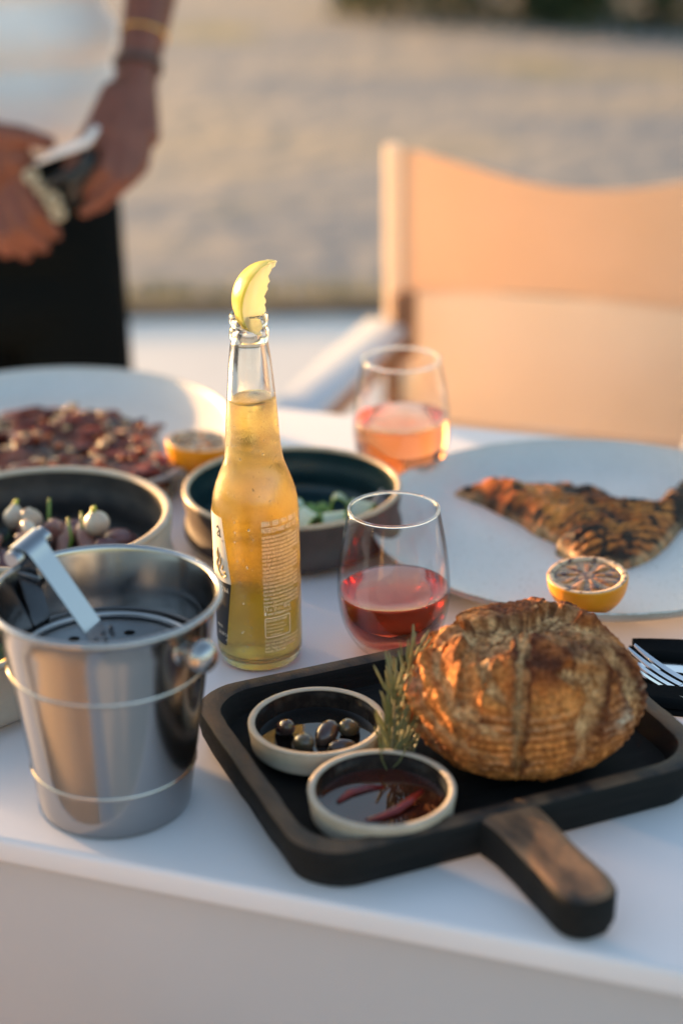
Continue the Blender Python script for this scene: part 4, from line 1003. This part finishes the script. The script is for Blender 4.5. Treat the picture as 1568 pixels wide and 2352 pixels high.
# ------------------------------------------------------------------ napkin, fork, knife
nk = empty('napkin', (.208, 1.081, TZ + .0004), R(-14))
def cloth(name, x0, x1, y0, y1, z0, th, seed):
    nx, ny = 60, 24; V, Fc = [], []
    for lay in (0, 1):
        for i in range(nx + 1):
            for k in range(ny + 1):
                x = x0 + (x1 - x0) * i / nx; y_ = y0 + (y1 - y0) * k / ny; ed = min(1, 6 * min(k / ny, 1 - k / ny), 8 * min(i / nx, 1.0001 - i / nx) + .1)
                b = .0018 * float(vnoise(np.array([x * 22 + seed, y_ * 30, 0.]))) if lay else 0
                V.append((x + (.002 * float(vnoise(np.array([y_ * 60, seed, 1.]))) if i == 0 else 0), y_, z0 + (th * (.55 + .45 * math.sqrt(ed)) + b if lay else 0)))
    w = ny + 1; o2 = (nx + 1) * w
    for i in range(nx):
        for k in range(ny):
            a = i * w + k; Fc.append((a, a + 1, a + w + 1, a + w)); Fc.append((o2 + a, o2 + a + w, o2 + a + w + 1, o2 + a + 1))
        a = i * w; Fc.append((a, a + w, o2 + a + w, o2 + a)); a += ny; Fc.append((a, o2 + a, o2 + a + w, a + w))
    for k in range(ny):
        Fc.append((k, o2 + k, o2 + k + 1, k + 1)); a = nx * w + k; Fc.append((a, a + 1, o2 + a + 1, o2 + a))
    return mkmesh(name, V, Fc, True, 50)
obj('lower_fold', cloth('lower_fold', 0, .21, -.092, 0, 0, .0050, 2), M['black_cloth'], nk)
obj('upper_fold', cloth('upper_fold', .003, .208, -.030, -.001, .0048, .0085, 5), M['black_cloth'], nk)
obj('near_fold', cloth('near_fold', .002, .209, -.091, -.066, .0048, .0060, 8), M['black_cloth'], nk)
tag(nk, 'folded black cloth napkin under the fork and knife beside the plate', 'napkin')
NZ = TZ + .0064
kn = empty('table_knife', (.203, 1.049, NZ + .0005), R(-20))
def blade(name, outline, th):
    me = plate2d(name, [outline], th); return me
obj('blade', blade('blade', [(0, -.001), (.004, -.0075), (.02, -.0095), (.105, -.0085), (.105, .0055), (.03, .0065), (.008, .0045)], .0016), M['cutlery'], kn, (0, 0, .0012))
obj('handle', mkmesh('handle', *tube([(.104, -.001, .002), (.12, -.001, .003), (.16, -.001, .0035), (.20, -.001, .003)], [.0045, .0055, .0075, .0055], 12, up=(0, 0, 1), flat=.42)), M['cutlery'], kn)
tag(kn, 'steel table knife lying on the black napkin behind the fork', 'knife')
def fork():
    e = empty('fork', (.2285, 1.0075, NZ + .001)); V, Fc = [], []
    def zc(x): return .010 * max(0, x) ** 2 / .05 ** 2 * .9 + .0012 + .0018 * math.cos(min(1, abs(x) / .03) * 1.5) * 0
    # local +x towards the tine tips
    th = .0008
    def ribbon(fn, n):
        k0 = len(V)
        for i in range(n + 1):
            x, y0, y1 = fn(i / n); mid = (y0 + y1) / 2
            z = zc(x) + (.0016 * ((y0 / .012) ** 2) if True else 0), zc(x) + .0016 * ((y1 / .012) ** 2)
            for y_, zz in ((y0, z[0]), (y1, z[1])):
                V.append((x, y_, zz + th)); V.append((x, y_, zz - th))
        for i in range(n):
            a = k0 + i * 4; b = a + 4
            Fc.extend([(a, b, b + 2, a + 2), (a + 1, a + 3, b + 3, b + 1), (a, a + 1, b + 1, b), (a + 2, b + 2, b + 3, a + 3)])
        a = k0; Fc.append((a, a + 2, a + 3, a + 1)); a = k0 + n * 4; Fc.append((a, a + 1, a + 3, a + 2))
    for t in range(4):
        c = (-.0093 + .0062 * t)
        ribbon(lambda s, c=c: (.0005 + s * .049, c - .0019 + .0012 * s ** 3, c + .0019 - .0012 * s ** 3), 16)
    # tine root and bowl, in strips that follow the outline
    def half(x):                                           # half width of the fork body for x <= 0
        q = -x
        if q < .018: return .0112
        if q < .040: return .0112 - (.0112 - .0034) * float(sstep(.018, .040, q))
        return .0034 + .0030 * float(sstep(.08, .15, q))
    nst = 10
    for j in range(nst):
        ribbon(lambda s, j=j: (-s * .15, half(-s * .15) * (-1 + 2 * j / nst), half(-s * .15) * (-1 + 2 * (j + 1) / nst)), 40)
    obj('fork_body', mkmesh('fork_body', V, Fc, True, 40), M['cutlery'], e)
    e.rotation_euler = (0, R(-3), R(128))
    e.rotation_euler = Matrix.Rotation(R(128), 3, 'Z').to_euler()
    return tag(e, 'steel fork with four tines on the black napkin beside the bread', 'fork')
fork()

# ------------------------------------------------------------------ director's chair
chair = empty('director_chair', (.08, 2.40, 0), R(-19.05))     # local x along the back, local -y towards the table
def cbox(n, lo, hi, m, bev=.004): return obj(n, box(n, lo, hi, bev), m, chair)
for x in (0, .52):
    obj('back_post', mkmesh('back_post', *tube([(x, .002, .55), (x, .002, .70), (x, .002, .862), (x, .002, .868)], [.0120, .0120, .0120, .010], 20), True, 40), M['canvas_light'], chair)
    cbox('armrest', (x - .034, -.47, .598), (x + .034, -.0135, .616), M['arm_skylit'], .005)
    cbox('arm_rail', (x - .020, -.465, .560), (x + .020, -.016, .5975), M['chair_wood'])
    cbox('rear_upright', (x - .012, -.012, .05), (x + .012, .012, .5495), M['chair_wood'])
    cbox('front_upright', (x - .016, -.44, .05), (x + .016, -.41, .5595), M['chair_wood'])
    cbox('foot_rail', (x - .018, -.47, .0), (x + .018, .03, .0495), M['chair_wood'])
    cbox('seat_rail', (x + (.0165 if x == 0 else -.0365), -.45, .43), (x + (.0365 if x == 0 else -.0165), .02, .455), M['chair_wood'])
cbox('arm_bracket', (.0135, -.045, .565), (.042, -.016, .662), M['chair_wood'])
for yy in (-.43, -.02):
    for s in (1, -1):
        v0, v1 = Vector((.03 if s > 0 else .49, yy + .012 * s, .03)), Vector((.49 if s > 0 else .03, yy + .012 * s, .43))
        obj('cross_leg', mkmesh('cross_leg', *tube([v0, v1], .014, 4), False), M['chair_wood'], chair)
def canvas(name, z0, z1, sag, bulge, m, x0=-.016, x1=.536, yoff=.0, lean=0.0):
    nx, nz = 40, 16; V, Fc = [], []
    for lay in (0, 1):
        for i in range(nx + 1):
            for k in range(nz + 1):
                s = i / nx; t = k / nz; bow = 4 * s * (1 - s)
                z = z0 + (z1 - z0) * t - sag * math.sin(math.pi * s ** 1.12) * t + .004 * math.sin(s * 9 + 1) * (t - .5)
                V.append((x0 + (x1 - x0) * s, -.0135 + yoff + bulge * bow + lean * (1 - t) + (.0025 if lay else 0), z))
    w = nz + 1; o2 = (nx + 1) * w
    for i in range(nx):
        for k in range(nz):
            a = i * w + k; Fc.append((a, a + w, a + w + 1, a + 1)); Fc.append((o2 + a, o2 + a + 1, o2 + a + w + 1, o2 + a + w))
        for k in (0, nz):
            a = i * w + k; q = (a, o2 + a, o2 + a + w, a + w); Fc.append(q if k == 0 else q[::-1])
    for i in (0, nx):
        for k in range(nz):
            a = i * w + k; q = (a, a + 1, o2 + a + 1, o2 + a); Fc.append(q if i == 0 else q[::-1])
    return obj(name, mkmesh(name, V, Fc, True, 50), m, chair)
canvas('back_canvas', .655, .862, .050, .035, M['canvas'], x0=.0135, x1=.5065, yoff=.013)
canvas('lower_back_canvas', .445, .6548, .0, .035, M['canvas_light'], x0=.0135, x1=.5065, yoff=.013)
obj('seat_canvas', box('seat_canvas', (-.005, -.44, .4555), (.525, .0, .4585), .001), M['canvas_light'], chair)
tag(chair, 'wooden director chair with tan canvas back on the far side of the table', 'chair')

for px_, py_, rz_, lb in ((-.30, .30, 160.95, 'added director chair out of view on the near side, for the ice bucket to mirror'),):
    c = copy_tree(chair); c.location = (px_, py_, 0); c.rotation_euler = (0, 0, R(rz_)); tag(c, lb)  # unseen chair added to give the bucket dark stripes to reflect
for c in [o for o in bpy.data.objects if o.name.startswith('director_chair')]: tag(c, group='director chairs around the table')
# ------------------------------------------------------------------ person
def capsule(bm, a, b, ra, rb, n=14, sq=None):
    a, b = Vector(a), Vector(b); d = b - a; L_ = max(d.length, 1e-5); t = d / L_
    q = t.to_track_quat('Z', 'Y'); rings = []
    prof = [(ra * math.sin(x), -ra * math.cos(x)) for x in np.linspace(0.15, math.pi / 2, 5)] + [(rb * math.sin(x), L_ - rb * math.cos(x)) for x in np.linspace(math.pi / 2, math.pi - .15, 5)]
    for r_, z in prof:
        ring = []
        for k in range(n):
            w = 2 * math.pi * k / n; p_ = Vector((r_ * math.cos(w), r_ * math.sin(w), z)); p_.rotate(q); p_ += a
            ring.append(bm.verts.new(p_))
        rings.append(ring)
    for i in range(len(rings) - 1):
        for k in range(n): bm.faces.new((rings[i][k], rings[i][(k + 1) % n], rings[i + 1][(k + 1) % n], rings[i + 1][k]))
    bm.faces.new(list(reversed(rings[0]))); bm.faces.new(rings[-1])
def ellipsoid(bm, c, r, rot=None):
    mt = Matrix.Translation(c) @ (rot.to_4x4() if rot else Matrix.Identity(4)) @ Matrix.Diagonal((*r, 1))
    bmesh.ops.create_icosphere(bm, subdivisions=3, radius=1, matrix=mt)
def fuse(name, bm, voxel, smooth, m, parent):
    me = bpy.data.meshes.new(name); bm.to_mesh(me); bm.free()
    o = bpy.data.objects.new(name, me); col.objects.link(o)
    md = o.modifiers.new('r', 'REMESH'); md.mode = 'VOXEL'; md.voxel_size = voxel; md.use_smooth_shade = True
    if smooth:
        ms = o.modifiers.new('s', 'SMOOTH'); ms.iterations = smooth; ms.factor = .5
    out = bake(o); bpy.data.objects.remove(o); out.name = name; out.shade_smooth()
    return obj(name, out, m, parent)
PX, PY = -.440, 2.20
person = empty('person', (PX, PY, 0))
def L3(x, y, z): return (x - PX, y - PY, z)
b = bmesh.new()
# head and neck
ellipsoid(b, (0, .0, 1.66), (.074, .093, .105)); ellipsoid(b, (0, -.018, 1.605), (.058, .070, .062)); capsule(b, (0, .02, 1.45), (0, .005, 1.58), .056, .052)
ellipsoid(b, (0, -.098, 1.645), (.014, .020, .022)); ellipsoid(b, (0, -.082, 1.592), (.026, .012, .010))
for s in (-1, 1): ellipsoid(b, (s * .075, .012, 1.645), (.010, .022, .032)); ellipsoid(b, (s * .032, -.080, 1.685), (.022, .012, .008))
# torso and legs (under the clothes)
for z, rx, ry in ((1.40, .150, .090), (1.30, .158, .098), (1.20, .150, .094), (1.10, .140, .088), (1.00, .138, .088), (.92, .130, .088)): ellipsoid(b, (0, 0, z), (rx, ry, .085))
for s in (-1, 1):
    capsule(b, (s * .074, 0, .88), (s * .082, -.005, .50), .062, .050); capsule(b, (s * .082, -.005, .50), (s * .09, .02, .10), .050, .038)
# arms; the person's left arm is on the picture's right
sh, el, wr = L3(-.275, 2.20, 1.43), L3(-.212, 2.165, 1.165), L3(-.238, 2.06, 1.020)
capsule(b, sh, el, .048, .036); capsule(b, el, wr, .037, .0245)
kn_ = L3(-.252, 2.012, .960)
capsule(b, wr, kn_, .027, .030); capsule(b, L3(-.232, 2.045, 1.00), L3(-.226, 2.010, .957), .020, .018); capsule(b, L3(-.250, 2.03, 1.00), L3(-.262, 1.995, .965), .022, .018)
for k, (kx, ky, mid, tip, r_) in enumerate(((-.226, 2.008, (-.230, 1.985, .925), (-.262, 1.972, .896), .0102), (-.236, 2.000, (-.240, 1.972, .917), (-.282, 1.962, .883), .0106), (-.248, 1.992, (-.254, 1.962, .914), (-.298, 1.958, .878), .0106), (-.262, 1.990, (-.272, 1.962, .928), (-.310, 1.962, .898), .0100))):
    capsule(b, L3(kx, ky, .962), L3(*mid), r_ * 1.1, r_); capsule(b, L3(*mid), L3(*tip), r_, r_ * .78)
capsule(b, L3(-.262, 2.02, 1.005), L3(-.290, 1.985, .958), .016, .0125); capsule(b, L3(-.290, 1.985, .958), L3(-.312, 1.968, .925), .0122, .0098)
sh, el, wr = L3(-.605, 2.20, 1.43), L3(-.690, 2.15, 1.165), L3(-.470, 2.015, .970)
capsule(b, sh, el, .048, .036); capsule(b, el, wr, .037, .0265)
DZ = .040
capsule(b, wr, L3(-.410, 1.995, .885 + DZ), .028, .033); capsule(b, L3(-.45, 2.0, .905 + DZ), L3(-.425, 1.985, .855 + DZ), .024, .020); capsule(b, L3(-.44, 2.0, .935 + DZ), L3(-.375, 1.985, .895 + DZ), .022, .020)
for kx, kz, mid, tip, r_ in ((-.432, .855, (-.418, 1.968, .815), (-.398, 1.978, .785), .0104), (-.412, .858, (-.396, 1.962, .812), (-.374, 1.974, .783), .0110), (-.392, .866, (-.373, 1.960, .820), (-.352, 1.972, .792), .0110), (-.374, .880, (-.353, 1.960, .838), (-.336, 1.972, .808), .0106)):
    mid = (mid[0], mid[1], mid[2] + DZ); tip = (tip[0], tip[1], tip[2] + DZ)
    capsule(b, L3(kx, 1.985, kz + DZ), L3(*mid), r_ * 1.15, r_); capsule(b, L3(*mid), L3(*tip), r_, r_ * .78)
capsule(b, L3(-.415, 1.99, .925 + DZ), L3(-.368, 1.972, .925 + DZ), .017, .013); capsule(b, L3(-.368, 1.972, .925 + DZ), L3(-.334, 1.965, .918 + DZ), .0125, .0095)
body = fuse('body', b, .0045, 3, M['skin'], person)
b = bmesh.new()
for z, rx, ry in ((1.42, .155, .098), (1.34, .180, .110), (1.24, .176, .108), (1.14, .172, .106), (1.05, .170, .108), (.98, .168, .112), (.955, .166, .114)): ellipsoid(b, (0, 0, z), (rx, ry, .075))
for s in (-1, 1): capsule(b, (s * .165, 0, 1.43), (s * .235, -.025, 1.25), .068, .066)
capsule(b, (0, .01, 1.46), (0, .01, 1.50), .075, .066)
shirt = fuse('shirt', b, .009, 6, M['shirt'], person)
b = bmesh.new()
for z, rx, ry in ((.95, .146, .098), (.88, .152, .106), (.80, .152, .106), (.72, .148, .100)): ellipsoid(b, (0, 0.004, z), (rx, ry, .08))
for s in (-1, 1): capsule(b, (s * .076, .004, .84), (s * .082, 0, .50), .078, .076); capsule(b, (s * .082, 0, .50), (s * .09, .02, .10), .074, .066)
trousers = fuse('trousers', b, .009, 4, M['trousers'], person)
for s in (-1, 1):
    b = bmesh.new(); ellipsoid(b, (s * .10, -.055, .045), (.045, .125, .042)); ellipsoid(b, (s * .10, .03, .06), (.042, .05, .055))
    for w in b.verts: w.co.z = max(w.co.z, .001)
    obj('shoe', bm_mesh('shoe', b, True, None), M['blackplastic'], person)
    obj('eye', lathe('eye', [(0, -.008), (.006, -.005), (.008, 0), (.006, .005), (0, .008)], 16), M['ink'], person, (s * .030, -.083, 1.665))
b = bmesh.new(); ellipsoid(b, (0, .014, 1.695), (.081, .094, .085)); obj('hair', bm_mesh('hair', b, True, None), M['hair'], person)
def band(name, a, c, r_, w_, m):
    me = lathe(name, [(r_ - .001, -w_ / 2), (r_ + .0025, -w_ / 2), (r_ + .003, 0), (r_ + .0025, w_ / 2), (r_ - .001, w_ / 2)], 40, closed=True)
    o = obj(name, me, m, person, a); o.rotation_euler = (Vector(c) - Vector(a)).to_track_quat('Z', 'Y').to_euler(); return o
band('watch_strap', L3(-.2365, 2.067, 1.030), L3(-.238, 2.06, 1.020), .0270, .009, M['strap'])
o = band('bracelet', L3(-.2305, 2.090, 1.062), L3(-.238, 2.06, 1.020), .0268, .003, M['gold'])
tag(person, 'person in white shirt and black trousers standing behind the table, hands together', 'person')
# what the person holds
hold = empty('bottle_opener', (-.330, 1.962, .905)); hold.scale = (.85, .85, .85)
obj('black_grip', mkmesh('black_grip', *tube([(.052, -.004, .052), (.044, -.006, .030), (.030, -.008, .008), (.016, -.006, -.020)], [.012, .019, .020, .008], 14, flat=.7)), M['blackplastic'], hold)
obj('black_lever', mkmesh('black_lever', *tube([(.036, -.014, .024), (.010, -.018, .018), (-.012, -.020, .006)], [.010, .007, .004], 10)), M['blackplastic'], hold)
obj('white_cloth', mkmesh('white_cloth', *tube([(.064, -.006, .085), (.050, -.012, .066), (.028, -.016, .058), (.004, -.016, .050), (-.022, -.014, .038)], [.008, .011, .010, .008, .004], 12, flat=.5)), M['shirt'], hold)
for q, r_ in (((-.030, -.012, .020), .007), ((-.016, -.016, .004), .006), ((-.002, -.018, -.012), .008), ((.004, -.018, -.030), .007)):
    obj('cream_ring', lathe('cream_ring', [(r_ + .0045 * math.cos(R(a)), .0045 * math.sin(R(a))) for a in range(0, 360, 45)], 28, closed=True), M['cream'], hold, q, (R(70), R(20), 0))
tag(hold, 'small black tool with cream rings and a white cloth held in the hands', 'tool')
